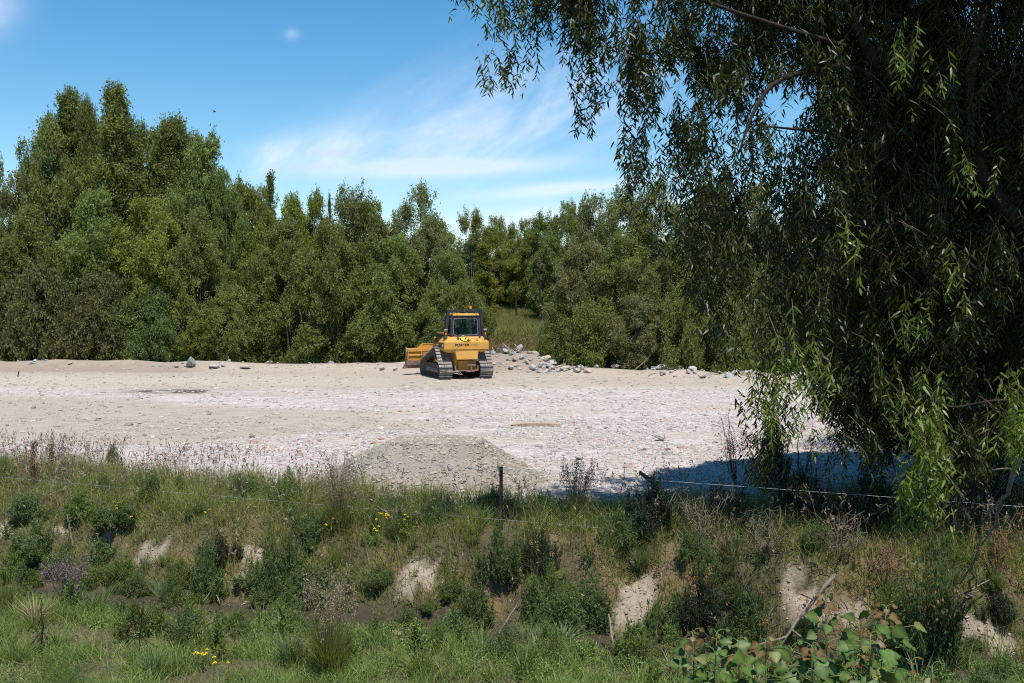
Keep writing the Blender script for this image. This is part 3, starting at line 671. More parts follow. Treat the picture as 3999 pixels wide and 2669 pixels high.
class MB:
    def __init__(s): s.bm = bmesh.new()
    def hexa(s, lo, hi):
        """lo, hi: 4 corner points each (same winding)"""
        a = [s.bm.verts.new(p) for p in lo]; c = [s.bm.verts.new(p) for p in hi]
        s.bm.faces.new(a[::-1]); s.bm.faces.new(c)
        for i in range(4): s.bm.faces.new((a[i], a[(i+1) % 4], c[(i+1) % 4], c[i]))
        return s
    def box(s, x0, x1, y0, y1, z0, z1):
        return s.hexa([(x0, y0, z0), (x1, y0, z0), (x1, y1, z0), (x0, y1, z0)], [(x0, y0, z1), (x1, y0, z1), (x1, y1, z1), (x0, y1, z1)])
    def beam(s, p, q, w, h):
        p, q = Vector(p), Vector(q); d = (q-p).normalized(); up = Vector((0, 0, 1)) if abs(d.z) < .9 else Vector((0, 1, 0))
        a = d.cross(up).normalized()*w/2; c = a.cross(d).normalized()*h/2
        f = lambda o_: [o_-a-c, o_+a-c, o_+a+c, o_-a+c]
        return s.hexa(f(p), f(q))
    def poly(s, pts, ax, lo, hi):
        """extrude a 2D outline along axis ax ('x','y','z')"""
        def P(u_, v_, w_): return {'x': (w_, u_, v_), 'y': (u_, w_, v_), 'z': (u_, v_, w_)}[ax]
        a = [s.bm.verts.new(P(u_, v_, lo)) for u_, v_ in pts]; c = [s.bm.verts.new(P(u_, v_, hi)) for u_, v_ in pts]
        s.bm.faces.new(a[::-1]); s.bm.faces.new(c); n_ = len(pts)
        for i in range(n_): s.bm.faces.new((a[i], a[(i+1) % n_], c[(i+1) % n_], c[i]))
        return s
    def cyl(s, p, q, r, n=16, r2=None):
        p, q = Vector(p), Vector(q); d = (q-p).normalized(); up = Vector((0, 0, 1)) if abs(d.z) < .9 else Vector((0, 1, 0))
        a = d.cross(up).normalized(); c = a.cross(d); r2 = r if r2 is None else r2
        A_ = [s.bm.verts.new(p+(a*math.cos(k*2*math.pi/n)+c*math.sin(k*2*math.pi/n))*r) for k in range(n)]
        B_ = [s.bm.verts.new(q+(a*math.cos(k*2*math.pi/n)+c*math.sin(k*2*math.pi/n))*r2) for k in range(n)]
        s.bm.faces.new(A_[::-1]); s.bm.faces.new(B_)
        for i in range(n): s.bm.faces.new((A_[i], A_[(i+1) % n], B_[(i+1) % n], B_[i]))
        return s
    def build(s, name, mat, parent=None, bevel=0.0):
        bmesh.ops.recalc_face_normals(s.bm, faces=s.bm.faces)
        me = bpy.data.meshes.new(name); s.bm.to_mesh(me); s.bm.free()
        o = link(name, me, mat, parent)
        if bevel:
            md = o.modifiers.new('bevel', 'BEVEL'); md.width = bevel; md.segments = 2; md.limit_method = 'ANGLE'; md.angle_limit = R(40)
        return o
def text_mesh(s, size, bold=0.0, name='lettering'):
    cu = bpy.data.curves.new('t', 'FONT'); cu.body = s; cu.size = size; cu.offset = bold; cu.align_x = 'LEFT'; cu.extrude = .002
    ob = bpy.data.objects.new('t', cu); COL.objects.link(ob)
    bpy.context.view_layer.update()
    me = bpy.data.meshes.new_from_object(ob.evaluated_get(bpy.context.evaluated_depsgraph_get()))
    bpy.data.objects.remove(ob); me.name = name; return me

DZ = hit(1823, 1483); dozer = empty('bulldozer', (DZ[0], DZ[1], H1(DZ[0], DZ[1])+.005), R(21.5))
put(dozer, 'yellow crawler bulldozer with black cab and raised blade at the far yard edge', 'bulldozer')
DS = 1.0
# ---- tracks
CR, CF, CS = (.42, .43), (3.08, .43), (1.02, 1.20); RR, RF, RS = .40, .40, .35
def loop_path():
    cs = [(CR, RR), (CF, RF), (CS, RS)]        # bottom rear, bottom front, top sprocket: counter-clockwise in (y, z)
    pts = []
    for i in range(3):
        (c0, r0), (c1, r1) = cs[i], cs[(i+1) % 3]
        (cm, rm) = cs[i-1]
        def tang(ca_, ra, cb, rb):
            d = math.atan2(cb[1]-ca_[1], cb[0]-ca_[0]); L_ = math.hypot(cb[0]-ca_[0], cb[1]-ca_[1])
            return d-math.pi/2+math.asin((rb-ra)/L_)*-1
        a_in = tang(cm, rm, c0, r0); a_out = tang(c0, r0, c1, r1)
        while a_out < a_in: a_out += 2*math.pi
        k_ = max(3, int((a_out-a_in)/.12))
        for j in range(k_+1):
            a_ = a_in+(a_out-a_in)*j/k_; pts.append((c0[0]+r0*math.cos(a_), c0[1]+r0*math.sin(a_)))
    return np.array(pts+[pts[0]])
LP = loop_path(); seg = np.r_[0, np.cumsum(np.hypot(*np.diff(LP, axis=0).T))]; PER = seg[-1]
NS = int(round(PER/.2))
def on_loop(s_):
    s_ = s_ % PER; y = np.interp(s_, seg, LP[:, 0]); z = np.interp(s_, seg, LP[:, 1])
    e_ = .03; y2, z2 = np.interp((s_+e_) % PER, seg, LP[:, 0]), np.interp((s_+e_) % PER, seg, LP[:, 1])
    y1_, z1_ = np.interp((s_-e_) % PER, seg, LP[:, 0]), np.interp((s_-e_) % PER, seg, LP[:, 1])
    t_ = np.array([y2-y1_, z2-z1_]); t_ /= np.linalg.norm(t_)
    return np.array([y, z]), t_, np.array([t_[1], -t_[0]])         # point, tangent, outward normal
for side in (-1, 1):
    xc = side*1.075; hw = .34
    sh, lk, bo = MB(), MB(), MB()
    for i in range(NS):
        p_, t_, n_ = on_loop(i*PER/NS); h = PER/NS/2
        q = lambda a_, c_: (p_[0]+t_[0]*a_+n_[0]*c_, p_[1]+t_[1]*a_+n_[1]*c_)
        sh.poly([q(-h*.99, 0), q(h*.86, 0), q(h*.86, .016), q(-h*.66, .020), q(-h*.72, .075), q(-h*.95, .075)], 'x', xc-hw, xc+hw)
        for dx_ in (-.055, .055):
            lk.poly([q(-h*.95, -.09), q(h*.95, -.09), q(h*.95, -.002), q(-h*.95, -.002)], 'x', xc+dx_-.022, xc+dx_+.022)
            for dt in (-.2, .3):
                c0 = q(h*dt, .018); c1 = q(h*dt, .034)
                bo.cyl((xc+dx_, c0[0], c0[1]), (xc+dx_, c1[0], c1[1]), .016, 6)
    tk = sh.build('track', stl, dozer); lk.build('chain', rub_, tk); bo.build('bolts', rub_, tk)
    fr_ = MB()
    fr_.poly([(.55, .40), (2.95, .40), (3.0, .62), (2.5, .74), (1.5, .76), (.7, .70)], 'x', xc-.17, xc+.17)
    fr_.poly([(.75, .24), (2.75, .24), (2.75, .40), (.75, .40)], 'x', xc-.11, xc+.11)
    tf = fr_.build('track_frame', rub_, dozer, .01)
    g_ = MB(); g_.cyl((xc+side*.17, .9, .47), (xc+side*.17, 2.6, .47), .045, 12); g_.beam((xc+side*.19, .75, .36), (xc+side*.19, 2.75, .36), .03, .10)
    g_.build('guard_rail', stl, tf)
    for k in range(7):
        yk = .85+k*.29; r_ = MB(); r_.cyl((xc-.14, yk, .20), (xc+.14, yk, .20), .10, 16); r_.cyl((xc-.17, yk, .20), (xc+.17, yk, .20), .05, 12)
        r_.build('roller', rub_, tf)
    for (c_, r0) in ((CR, .31), (CF, .31)):
        w_ = MB(); w_.cyl((xc-.10, *c_), (xc+.10, *c_), r0, 28); w_.cyl((xc-.15, *c_), (xc+.15, *c_), .13, 18); w_.build('idler', rub_, dozer, .01)
    w_ = MB(); w_.cyl((xc-.05, *CS), (xc+.05, *CS), .27, 22)
    for k in range(22):
        a_ = k*2*math.pi/22; w_.poly([(CS[0]+.26*math.cos(a_-.07), CS[1]+.26*math.sin(a_-.07)), (CS[0]+.33*math.cos(a_), CS[1]+.33*math.sin(a_)), (CS[0]+.26*math.cos(a_+.07), CS[1]+.26*math.sin(a_+.07))], 'x', xc-.04, xc+.04)
    w_.cyl((xc-.30*1, *CS), (xc+.2, *CS), .17, 20)
    w_.build('sprocket', rub_, dozer)
# ---- main hull with chamfered rear tank housing
h_ = MB()
h_.box(-1.17, 1.17, 0.0, 1.0, 1.47, 1.84)
h_.hexa([(-1.17, 0, 1.84), (1.17, 0, 1.84), (1.17, 1.0, 1.84), (-1.17, 1.0, 1.84)], [(-.88, .13, 2.12), (.88, .13, 2.12), (.88, 1.0, 2.12), (-.88, 1.0, 2.12)])
h_.hexa([(-.98, .1, 1.33), (.98, .1, 1.33), (.98, 1.0, 1.33), (-.98, 1.0, 1.33)], [(-1.168, .004, 1.468), (1.168, .004, 1.468), (1.168, 1.0, 1.468), (-1.168, 1.0, 1.468)])
hull = h_.build('rear_body', yel, dozer, .012)
m_ = MB(); m_.box(-1.176, 1.176, -.014, .002, 1.50, 1.522); m_.box(-.60, .60, -.02, .002, 1.405, 1.43); m_.build('trim_strip', yel, hull)
m_ = MB(); m_.box(-1.182, -1.172, .18, .52, 1.57, 1.80); m_.box(-1.182, -1.172, .58, .92, 1.57, 1.80); m_.build('side_panel', rub_, hull, .004)
m_ = MB(); m_.box(-1.19, -1.183, .22, .34, 1.63, 1.74); m_.build('panel_plate', white_, hull)
m_ = MB(); m_.hexa([(-.99, .35, 2.022), (-.92, .35, 2.09), (-.92, .62, 2.09), (-.99, .62, 2.022)], [(-.996, .35, 2.03), (-.926, .35, 2.098), (-.926, .62, 2.098), (-.996, .62, 2.03)]); m_.build('grip_pad', blk, hull)
# fenders / mid body / belly
m_ = MB(); m_.box(-1.10, -.52, 1.0, 2.15, 1.60, 1.68); m_.box(.52, 1.10, 1.0, 2.15, 1.60, 1.68); m_.build('fender', yel_d, dozer, .01)
m_ = MB(); m_.box(-.55, .55, .98, 3.55, .55, 1.62); m_.build('engine_frame', yel_d, dozer, .02)
m_ = MB(); m_.poly([(1.2, 1.58), (3.6, 1.58), (3.62, 2.12), (3.3, 2.24), (1.2, 2.32)], 'x', -.52, .52); hood = m_.build('hood', yel, dozer, .02)
m_ = MB(); m_.box(-.56, -.52, 1.9, 3.5, 1.92, 2.16); m_.box(.52, .56, 1.9, 3.5, 1.92, 2.16); m_.box(-.62, -.52, 3.05, 3.6, 1.72, 2.18); m_.build('side_grille', blk, hood)
m_ = MB(); m_.cyl((.25, 2.5, 2.2), (.25, 2.5, 2.62), .055, 14); m_.cyl((.25, 2.5, 2.6), (.25, 2.56, 2.72), .05, 14); m_.build('exhaust_pipe', rub_, hood)
m_ = MB(); m_.box(-.565, -.545, 1.3, 3.3, 1.88, 1.90); m_.build('red_stripe', plain('red_band', (.5, .03, .04), .5), hood)
m_ = MB(); m_.box(-.58, .58, .22, 1.0, .42, 1.33); m_.box(-.42, .42, .12, .5, .5, .92); m_.build('belly_case', yel_d, dozer, .02)
m_ = MB(); m_.hexa([(-.54, -.10, .99), (.54, -.10, .99), (.54, .10, .99), (-.54, .10, .99)], [(-.60, -.03, 1.39), (.60, -.03, 1.39), (.60, .12, 1.39), (-.60, .12, 1.39)])
tg = m_.build('tank_guard', yel, dozer, .01)
m_ = MB(); m_.hexa([(-.30, -.098, 1.04), (.06, -.098, 1.04), (.06, -.06, 1.04), (-.30, -.06, 1.04)], [(-.31, -.050, 1.35), (.07, -.050, 1.35), (.07, -.02, 1.35), (-.31, -.02, 1.35)]); m_.build('hatch', yel, tg, .006)
m_ = MB(); m_.beam((.02, -.02, .70), (.48, -.02, .70), .10, .06); m_.cyl((.22, -.03, .45), (.22, -.03, .72), .03, 12); m_.box(-.62, .62, .0, .12, .40, .46); m_.box(-.62, -.56, 0, .12, .42, .66); m_.box(.56, .62, 0, .12, .42, .66); m_.box(-.05, .4, -.1, .2, .36, .41)
m_.beam((-.40, .0, .42), (-.24, -.02, .22), .07, .03)
m_.build('drawbar', rust, dozer, .008)
m_ = MB(); m_.box(-.45, .45, .5, 2.9, .36, .56); m_.build('belly_guard', rub_, dozer)
# ---- decals on the rear
LY = -.0045
tm = text_mesh('PORTER', .168, .0042); tm.materials.append(ink)
o = link('lettering_porter', tm, parent=hull); bb = [v_.co.x for v_ in tm.vertices]; w_t = max(bb)-min(bb)
o.rotation_euler = (R(90), 0, 0); o.scale = (.76/w_t, 1.0, 1); o.location = (-.605-min(bb)*.76/w_t, LY, 1.648)
tm = text_mesh('HIRE', .168, -.0012); tm.materials.append(ink2)
o = link('lettering_hire', tm, parent=hull); bb = [v_.co.x for v_ in tm.vertices]; w_t = max(bb)-min(bb)
o.rotation_euler = (R(90), 0, 0); o.scale = (.41/w_t, 1.0, 1); o.location = (.17-min(bb)*.41/w_t, LY, 1.648)
sl = math.atan2(.13, .28)
def onslope(u_, v_, w_=.004):         # u across, v up the sloping upper rear face
    return (u_, v_*math.sin(sl)-w_*math.cos(sl), 1.84+v_*math.cos(sl)+w_*math.sin(sl))
def flat(pts, name, mat, w_=.004):
    bm = bmesh.new(); vs = [bm.verts.new(onslope(a_, c_, w_)) for a_, c_ in pts]; f_ = bm.faces.new(vs)
    e_ = bmesh.ops.extrude_face_region(bm, geom=[f_]); bmesh.ops.translate(bm, vec=(0, -.002, .001), verts=[g for g in e_['geom'] if isinstance(g, bmesh.types.BMVert)])
    bmesh.ops.recalc_face_normals(bm, faces=bm.faces); bmesh.ops.triangulate(bm, faces=bm.faces)
    me = bpy.data.meshes.new(name); bm.to_mesh(me); bm.free(); return link(name, me, mat, hull)
def ell(cx, cy, rx, ry, a0, a1, k=24, rot=-.18):
    out = []
    for i in range(k+1):
        a_ = a0+(a1-a0)*i/k; x_, y_ = rx*math.cos(a_), ry*math.sin(a_); out.append((cx+x_*math.cos(rot)-y_*math.sin(rot), cy+x_*math.sin(rot)+y_*math.cos(rot)))
    return out
cx, cy = -.05, .145
flat(ell(cx, cy, .245, .105, 0, 6.2831, 32)[:-1], 'logo_disc', logo_y, .004)
flat(ell(cx, cy, .285, .125, 2.75, 5.6)+ell(cx+.01, cy+.012, .250, .100, 5.6, 2.9), 'logo_swoosh', ink, .007)
flat(ell(cx, cy, .275, .118, -.5, 1.7)+ell(cx, cy, .258, .108, 1.7, -.5), 'logo_arc', ink, .007)
flat([(.0, .07), (.18, .07), (.19, .10), (.15, .115), (.145, .155), (.10, .17), (.07, .125), (.04, .105), (.0, .095)], 'logo_cab', ink, .009)
flat([(.075, .13), (-.01, .215), (-.055, .225), (-.075, .20), (-.095, .085), (-.06, .08), (-.045, .175), (-.02, .185), (.055, .115)], 'logo_arm', ink, .0095)
m_ = MB(); a_, c_ = onslope(.56, .165, 0), onslope(.56, .165, .03); m_.cyl(a_, c_, .078, 24); m_.cyl(c_, onslope(.56, .165, .045), .045, 20); fc = m_.build('fuel_cap', yel, hull, .004)
m_ = MB(); m_.cyl(onslope(.56, .165, .044), onslope(.56, .165, .05), .025, 16); m_.build('cap_centre', rub_, fc)
flat([(.84, .08), (1.0, .08), (.98, .145), (.82, .145)], 'warning_sticker', plain('brown_sticker', (.42, .20, .05), .6))
# ---- cab
bm_c = [(-.76, .16, 2.12), (.76, .16, 2.12), (.76, 1.15, 2.12), (.45, 1.62, 2.12), (-.45, 1.62, 2.12), (-.76, 1.15, 2.12)]
tp_c = [(-.70, .24, 3.15), (.70, .24, 3.15), (.70, 1.15, 3.15), (.42, 1.50, 3.15), (-.42, 1.50, 3.15), (-.70, 1.15, 3.15)]
m_ = MB()
m_.poly([(p_[0], p_[1]) for p_ in bm_c], 'z', 2.10, 2.20)
m_.poly([(p_[0], p_[1]) for p_ in tp_c], 'z', 3.08, 3.16)
for i in range(6): m_.beam(bm_c[i], tp_c[i], .10, .10)
cabf = m_.build('cab_frame', blk, dozer, .01)
# rear wall with a rounded window opening: ring of quads
def lerp3(i0, i1, u_, v_):
    a_ = Vector(bm_c[i0]).lerp(Vector(bm_c[i1]), u_); c_ = Vector(tp_c[i0]).lerp(Vector(tp_c[i1]), u_); return a_.lerp(c_, v_)
def wall(i0, i1, x0, x1, y0, y1, rc, asp, name='window_surround', off=.0):
    out, inn = [], []
    K = 8
    for (cx_, cy_, a0) in ((x1-rc, y1-rc*asp, 0), (x0+rc, y1-rc*asp, 90), (x0+rc, y0+rc*asp, 180), (x1-rc, y0+rc*asp, 270)):
        for j in range(K+1):
            a_ = R(a0+90*j/K); inn.append((cx_+rc*math.cos(a_), cy_+rc*asp*math.sin(a_)))
    for (u_, v_) in inn:
        du, dv = u_-.5, v_-.5; k_ = .5/max(abs(du), abs(dv)); out.append((.5+du*k_, .5+dv*k_))
    bm = bmesh.new(); N = len(inn)
    A_ = [bm.verts.new(lerp3(i0, i1, *q)) for q in inn]; B_ = [bm.verts.new(lerp3(i0, i1, *q)) for q in out]
    for i in range(N): bm.faces.new((A_[i], A_[(i+1) % N], B_[(i+1) % N], B_[i]))
    me = bpy.data.meshes.new(name); bm.to_mesh(me); bm.free(); o_ = link(name, me, blk, cabf)
    md = o_.modifiers.new('s', 'SOLIDIFY'); md.thickness = .05; md.offset = 0
    # seal (thin lighter gasket line) and pane
    c_ = Vector((0, 0, 0))
    for q in inn: c_ += lerp3(i0, i1, *q)
    c_ /= N; nrm_ = (lerp3(i0, i1, 1, 0)-lerp3(i0, i1, 0, 0)).cross(lerp3(i0, i1, 0, 1)-lerp3(i0, i1, 0, 0)).normalized()
    pts = [lerp3(i0, i1, *q)+nrm_*.028 for q in inn]; pts.append(pts[0])
    V, F, r__ = tube([tuple(q) for q in pts], .010, 5); o2 = link('gasket', mk('gasket', V, F), lampg, cabf)
    bm = bmesh.new(); bm.faces.new([bm.verts.new(lerp3(i0, i1, .5+(u_-.5)*1.02, .5+(v_-.5)*1.02)) for u_, v_ in inn]); me = bpy.data.meshes.new('pane'); bm.to_mesh(me); bm.free()
    link('window', me, gls, cabf)
wall(0, 1, .07, .93, .07, .88, .09, 1.3)
wall(5, 0, .12, .90, .08, .88, .12, 1.1)
wall(1, 2, .10, .90, .08, .88, .12, 1.1)
wall(2, 3, .12, .88, .08, .90, .12, .8)
wall(4, 5, .12, .88, .08, .90, .12, .8)
wall(3, 4, .06, .94, .08, .90, .09, 1.0)
m_ = MB(); m_.hexa([(-.66, .14, 3.165), (.72, .14, 3.165), (.72, 1.5, 3.165), (-.66, 1.5, 3.165)], [(-.63, .18, 3.26), (.69, .18, 3.26), (.69, 1.45, 3.26), (-.63, 1.45, 3.26)])
roof = m_.build('cab_roof', yel, dozer, .015)
m_ = MB(); m_.cyl((-.45, .13, 3.215), (-.45, .17, 3.215), .022, 10); m_.cyl((.55, .13, 3.215), (.55, .17, 3.215), .022, 10); m_.build('roof_bolt', rust, roof)
m_ = MB(); m_.cyl((-.38, .9, 3.26), (-.38, .9, 3.34), .07, 16); m_.build('air_intake', rub_, roof)
# sweep / guard frame around the cab
m_ = MB()
for s_ in (-1, 1):
    m_.hexa([(s_*.98-.06, .30, 2.10), (s_*.98+.06, .30, 2.10), (s_*.98+.06, .50, 2.10), (s_*.98-.06, .50, 2.10)], [(s_*.84-.07, .28, 3.46), (s_*.84+.07, .28, 3.46), (s_*.84+.07, .46, 3.46), (s_*.84-.07, .46, 3.46)])
    m_.beam((s_*.80, .37, 3.40), (s_*.72, 1.45, 3.30), .10, .10)
m_.box(-.768, .768, .29, .45, 3.345, 3.455)
swp = m_.build('sweep_frame', blk, dozer, .01)
m_ = MB(); m_.box(-.015, .015, .283, .288, 3.35, 3.45); m_.build('rust_seam', rust, swp)
m_ = MB(); m_.cyl((.33, .37, 3.455), (.33, .37, 3.50), .05, 16); bs = m_.build('beacon_base', blk, dozer)
m_ = MB(); m_.cyl((.33, .37, 3.502), (.33, .37, 3.65), .072, 18, .052); m_.build('beacon', orng, dozer, .01)
# work lamps on the fenders
for s_, y_ in ((-1.02, .22), (1.0, .05)):
    m_ = MB(); m_.cyl((s_, y_, 2.05), (s_, y_, 2.44), .02, 8); m_.box(s_-.07, s_+.07, y_-.05, y_+.12, 2.06, 2.16); lb = m_.build('lamp_bracket', rub_, dozer)
    m_ = MB(); m_.cyl((s_, y_, 2.38), (s_, y_, 2.47), .05, 16, .10); m_.cyl((s_, y_, 2.47), (s_, y_, 2.50), .10, 16, .07); m_.build('work_lamp', lampg, lb, .004)
    m_ = MB(); m_.box(s_-.035, s_+.035, y_-.03, y_+.03, 2.20, 2.32); m_.build('indicator', orng, lb, .006)
m_ = MB(); m_.cyl((-.42, .10, 2.12), (-.42, .10, 2.22), .045, 12); m_.cyl((-.42, .085, 2.03), (-.42, .10, 2.13), .07, 12, .05); m_.cyl((.72, .10, 2.08), (.72, .10, 2.2), .05, 12); m_.build('hinge_knob', rub_, dozer)
m_ = MB(); m_.beam((-.86, 1.2, 2.9), (-1.02, 1.25, 2.92), .03, .03); m_.box(-1.12, -1.0, 1.2, 1.3, 2.84, 3.0); m_.build('wing_mirror', rub_, dozer)
m_ = MB(); m_.beam((.1, .14, 3.04), (.34, .12, 2.96), .03, .02); m_.box(.20, .40, .12, .16, 3.0, 3.03); m_.build('wiper', blk, cabf)
m_ = MB(); m_.box(-.21, -.08, .12, .125, 2.145, 2.17); m_.build('number_sticker', white_, cabf)
# cab interior
m_ = MB(); m_.hexa([(-.24, .55, 2.3), (.16, .55, 2.3), (.16, .68, 2.3), (-.24, .68, 2.3)], [(-.20, .50, 2.80), (.12, .50, 2.80), (.12, .60, 2.80), (-.20, .60, 2.80)]); m_.box(-.26, .2, .6, 1.1, 2.25, 2.38); m_.box(-.36, -.27, .62, 1.05, 2.42, 2.47); m_.box(.2, .29, .62, 1.05, 2.42, 2.47)
st_ = m_.build('seat', seat_m, cabf, .03)
m_ = MB(); m_.beam((-.18, .47, 2.46), (-.04, .47, 2.47), .02, .02); m_.beam((0, .47, 2.47), (.13, .47, 2.46), .02, .02); m_.build('seat_trim', lampg, st_)
m_ = MB(); m_.box(-.5, .5, 1.3, 1.5, 2.2, 2.5); m_.box(.22, .40, 1.35, 1.45, 2.5, 3.05); m_.build('console', seat_m, cabf, .02)
m_ = MB(); m_.box(-.52, -.40, .35, .5, 2.2, 2.36); m_.build('rag', plain('pale_rag', (.4, .48, .42), .8), cabf, .03)
# ---- blade
BY = 4.05
m_ = MB()
prof = [(BY+.10, .42), (BY-.06, .58), (BY-.10, .85), (BY-.06, 1.15), (BY+.12, 1.36)]
m_.poly(prof+[(y_+.05, z_+.01) for y_, z_ in prof[::-1]], 'x', -1.98, 1.98)
m_.beam((-1.96, BY-.05, 1.28), (1.96, BY-.05, 1.28), .16, .16)
m_.box(-1.94, 1.94, BY-.17, BY-.04, .62, .72); m_.box(-1.94, 1.94, BY-.16, BY-.06, .98, 1.02)
for x_ in (-1.93, -1.2, -.4, .4, 1.2, 1.93): m_.box(x_-.02, x_+.02, BY-.18, BY-.03, .56, 1.22)
bl = m_.build('blade', yel, dozer, .006)
m_ = MB(); m_.box(-2.0, 2.0, BY-.185, BY-.172, .50, .74); m_.hexa([(-2.05, BY+.02, .33), (2.05, BY+.02, .33), (2.05, BY+.16, .30), (-2.05, BY+.16, .30)], [(-1.99, BY-.03, .56), (1.99, BY-.03, .56), (1.99, BY+.02, .58), (-1.99, BY+.02, .58)])
m_.hexa([(-2.17, BY+.0, .30), (-2.0, BY, .30), (-2.0, BY+.2, .30), (-2.17, BY+.2, .30)], [(-2.03, BY, .56), (-1.985, BY, .56), (-1.985, BY+.15, .56), (-2.03, BY+.15, .56)])
m_.build('cutting_edge', wear, bl)
m_ = MB()
for s_ in (-1, 1): m_.poly([(BY-.2, .52), (BY+.16, .38), (BY+.10, 1.0), (BY+.16, 1.42), (BY-.02, 1.46), (BY-.16, 1.2)], 'x', s_*2.0-.015, s_*2.0+.015)
m_.build('end_plate', wear, bl)
m_ = MB(); m_.poly([(-1.40, 1.36), (1.40, 1.36), (1.15, 1.60), (-1.15, 1.60)], 'y', BY-.03, BY+.03); m_.box(-1.13, 1.13, BY-.05, BY+.05, 1.59, 1.62); m_.box(-1.12, -1.09, BY-.06, BY-.03, 1.37, 1.59); m_.box(-.3, -.27, BY-.06, BY-.03, 1.37, 1.59); m_.build('spill_guard', yel, bl, .004)
m_ = MB(); m_.box(-1.15, 1.15, BY-.19, BY-.16, .80, 1.16); m_.build('back_panel', yel_d, bl, .02)
for s_ in (-1, 1):
    m_ = MB(); m_.beam((s_*.56, 1.2, .6), (s_*.60, 2.8, .60), .14, .2); m_.beam((s_*.60, 2.8, .60), (s_*.45, BY-.1, .72), .16, .22); m_.build('push_arm', yel_d, dozer, .01)
    m_ = MB(); m_.cyl((s_*.66, 3.2, 1.98), (s_*.64, 3.55, 1.35), .06, 14); m_.build('lift_cylinder', yel_d, dozer); m_ = MB(); m_.cyl((s_*.64, 3.55, 1.35), (s_*.62, BY-.15, .86), .032, 12); m_.build('lift_rod', stl, dozer)
m_ = MB(); m_.cyl((-1.05, 3.3, 1.02), (-1.25, BY-.2, 1.0), .05, 12); m_.cyl((-.7, 3.0, 1.0), (-1.05, 3.3, 1.02), .03, 12); m_.build('tilt_cylinder', rust, dozer)

# ------------------------------------------------------------------ fence
fy = lambda px, Y_: at(px, 1154, Y_)[0]
pb = hit(1957, 2085); PY = 17.35
pt = at(1957, 1823, PY); px_ = pt[0]; zg = H1(px_, PY)
fence = empty('wire_fence', (px_, PY, zg)); put(fence, 'two thin steel wires strung on one dark steel post along the top of the bank', 'fence')
m_ = MB()
for a_ in (90, 210, 330):
    c_, s_ = math.cos(R(a_)), math.sin(R(a_)); t_ = .004
    m_.hexa([(-s_*t_, c_*t_, -.25), (s_*t_, -c_*t_, -.25), (c_*.034+s_*t_, s_*.034-c_*t_, -.25), (c_*.034-s_*t_, s_*.034+c_*t_, -.25)],
            [(-s_*t_, c_*t_, pt[2]-zg), (s_*t_, -c_*t_, pt[2]-zg), (c_*.034+s_*t_, s_*.034-c_*t_, pt[2]-zg), (c_*.034-s_*t_, s_*.034+c_*t_, pt[2]-zg)])
m_.build('post', plain('post_steel', (.020, .016, .014), .6, .2, c2=(.055, .035, .025), scale=12), fence)
galv = plain('galvanised_wire', (.50, .52, .54), .55, .5)
def wire(pts, sag):
    P = []
    for a_, c_ in zip(pts[:-1], pts[1:]):
        a_, c_ = np.array(a_), np.array(c_)
        for t_ in np.linspace(0, 1, 24)[:-1]: q = a_*(1-t_)+c_*t_; q[2] -= sag*4*t_*(1-t_); P.append(q)
    P.append(np.array(pts[-1])); P = np.array(P)-np.array([px_, PY, zg])
    V, F, r__ = tube(P, .0024, 5); link('wire', mk('wire', V, F, smooth=True, mat=galv), parent=fence)
wire([at(-300, 1836, 21.2), at(1957, 2030, PY-.03), at(4250, 2208, 15.2)], .015)
wire([at(-300, 1700, 21.2), at(1957, 1833, PY-.03), at(4250, 1998, 15.2)], .0)
# ------------------------------------------------------------------ foliage materials
LM = {
 'mid':   leaf_mat('leaves_mid', (.098, .130, .030), (.21, .25, .062), .5, .36),
 'yell':  leaf_mat('leaves_yellowgreen', (.125, .160, .026), (.25, .29, .055), .5, .38),
 'olive': leaf_mat('leaves_olive', (.078, .090, .028), (.155, .165, .052), .55, .3),
 'grey':  leaf_mat('leaves_greygreen', (.120, .140, .046), (.245, .262, .095), .5, .36),
 'dark':  leaf_mat('leaves_dark', (.070, .100, .028), (.135, .175, .046), .5, .32),
}
willow_leaf = leaf_mat('willow_leaves', (.012, .022, .006), (.095, .135, .024), .42, .28, .3, .35, 1.6)  # leaf colour darkened to carry the deep shade of the curtains

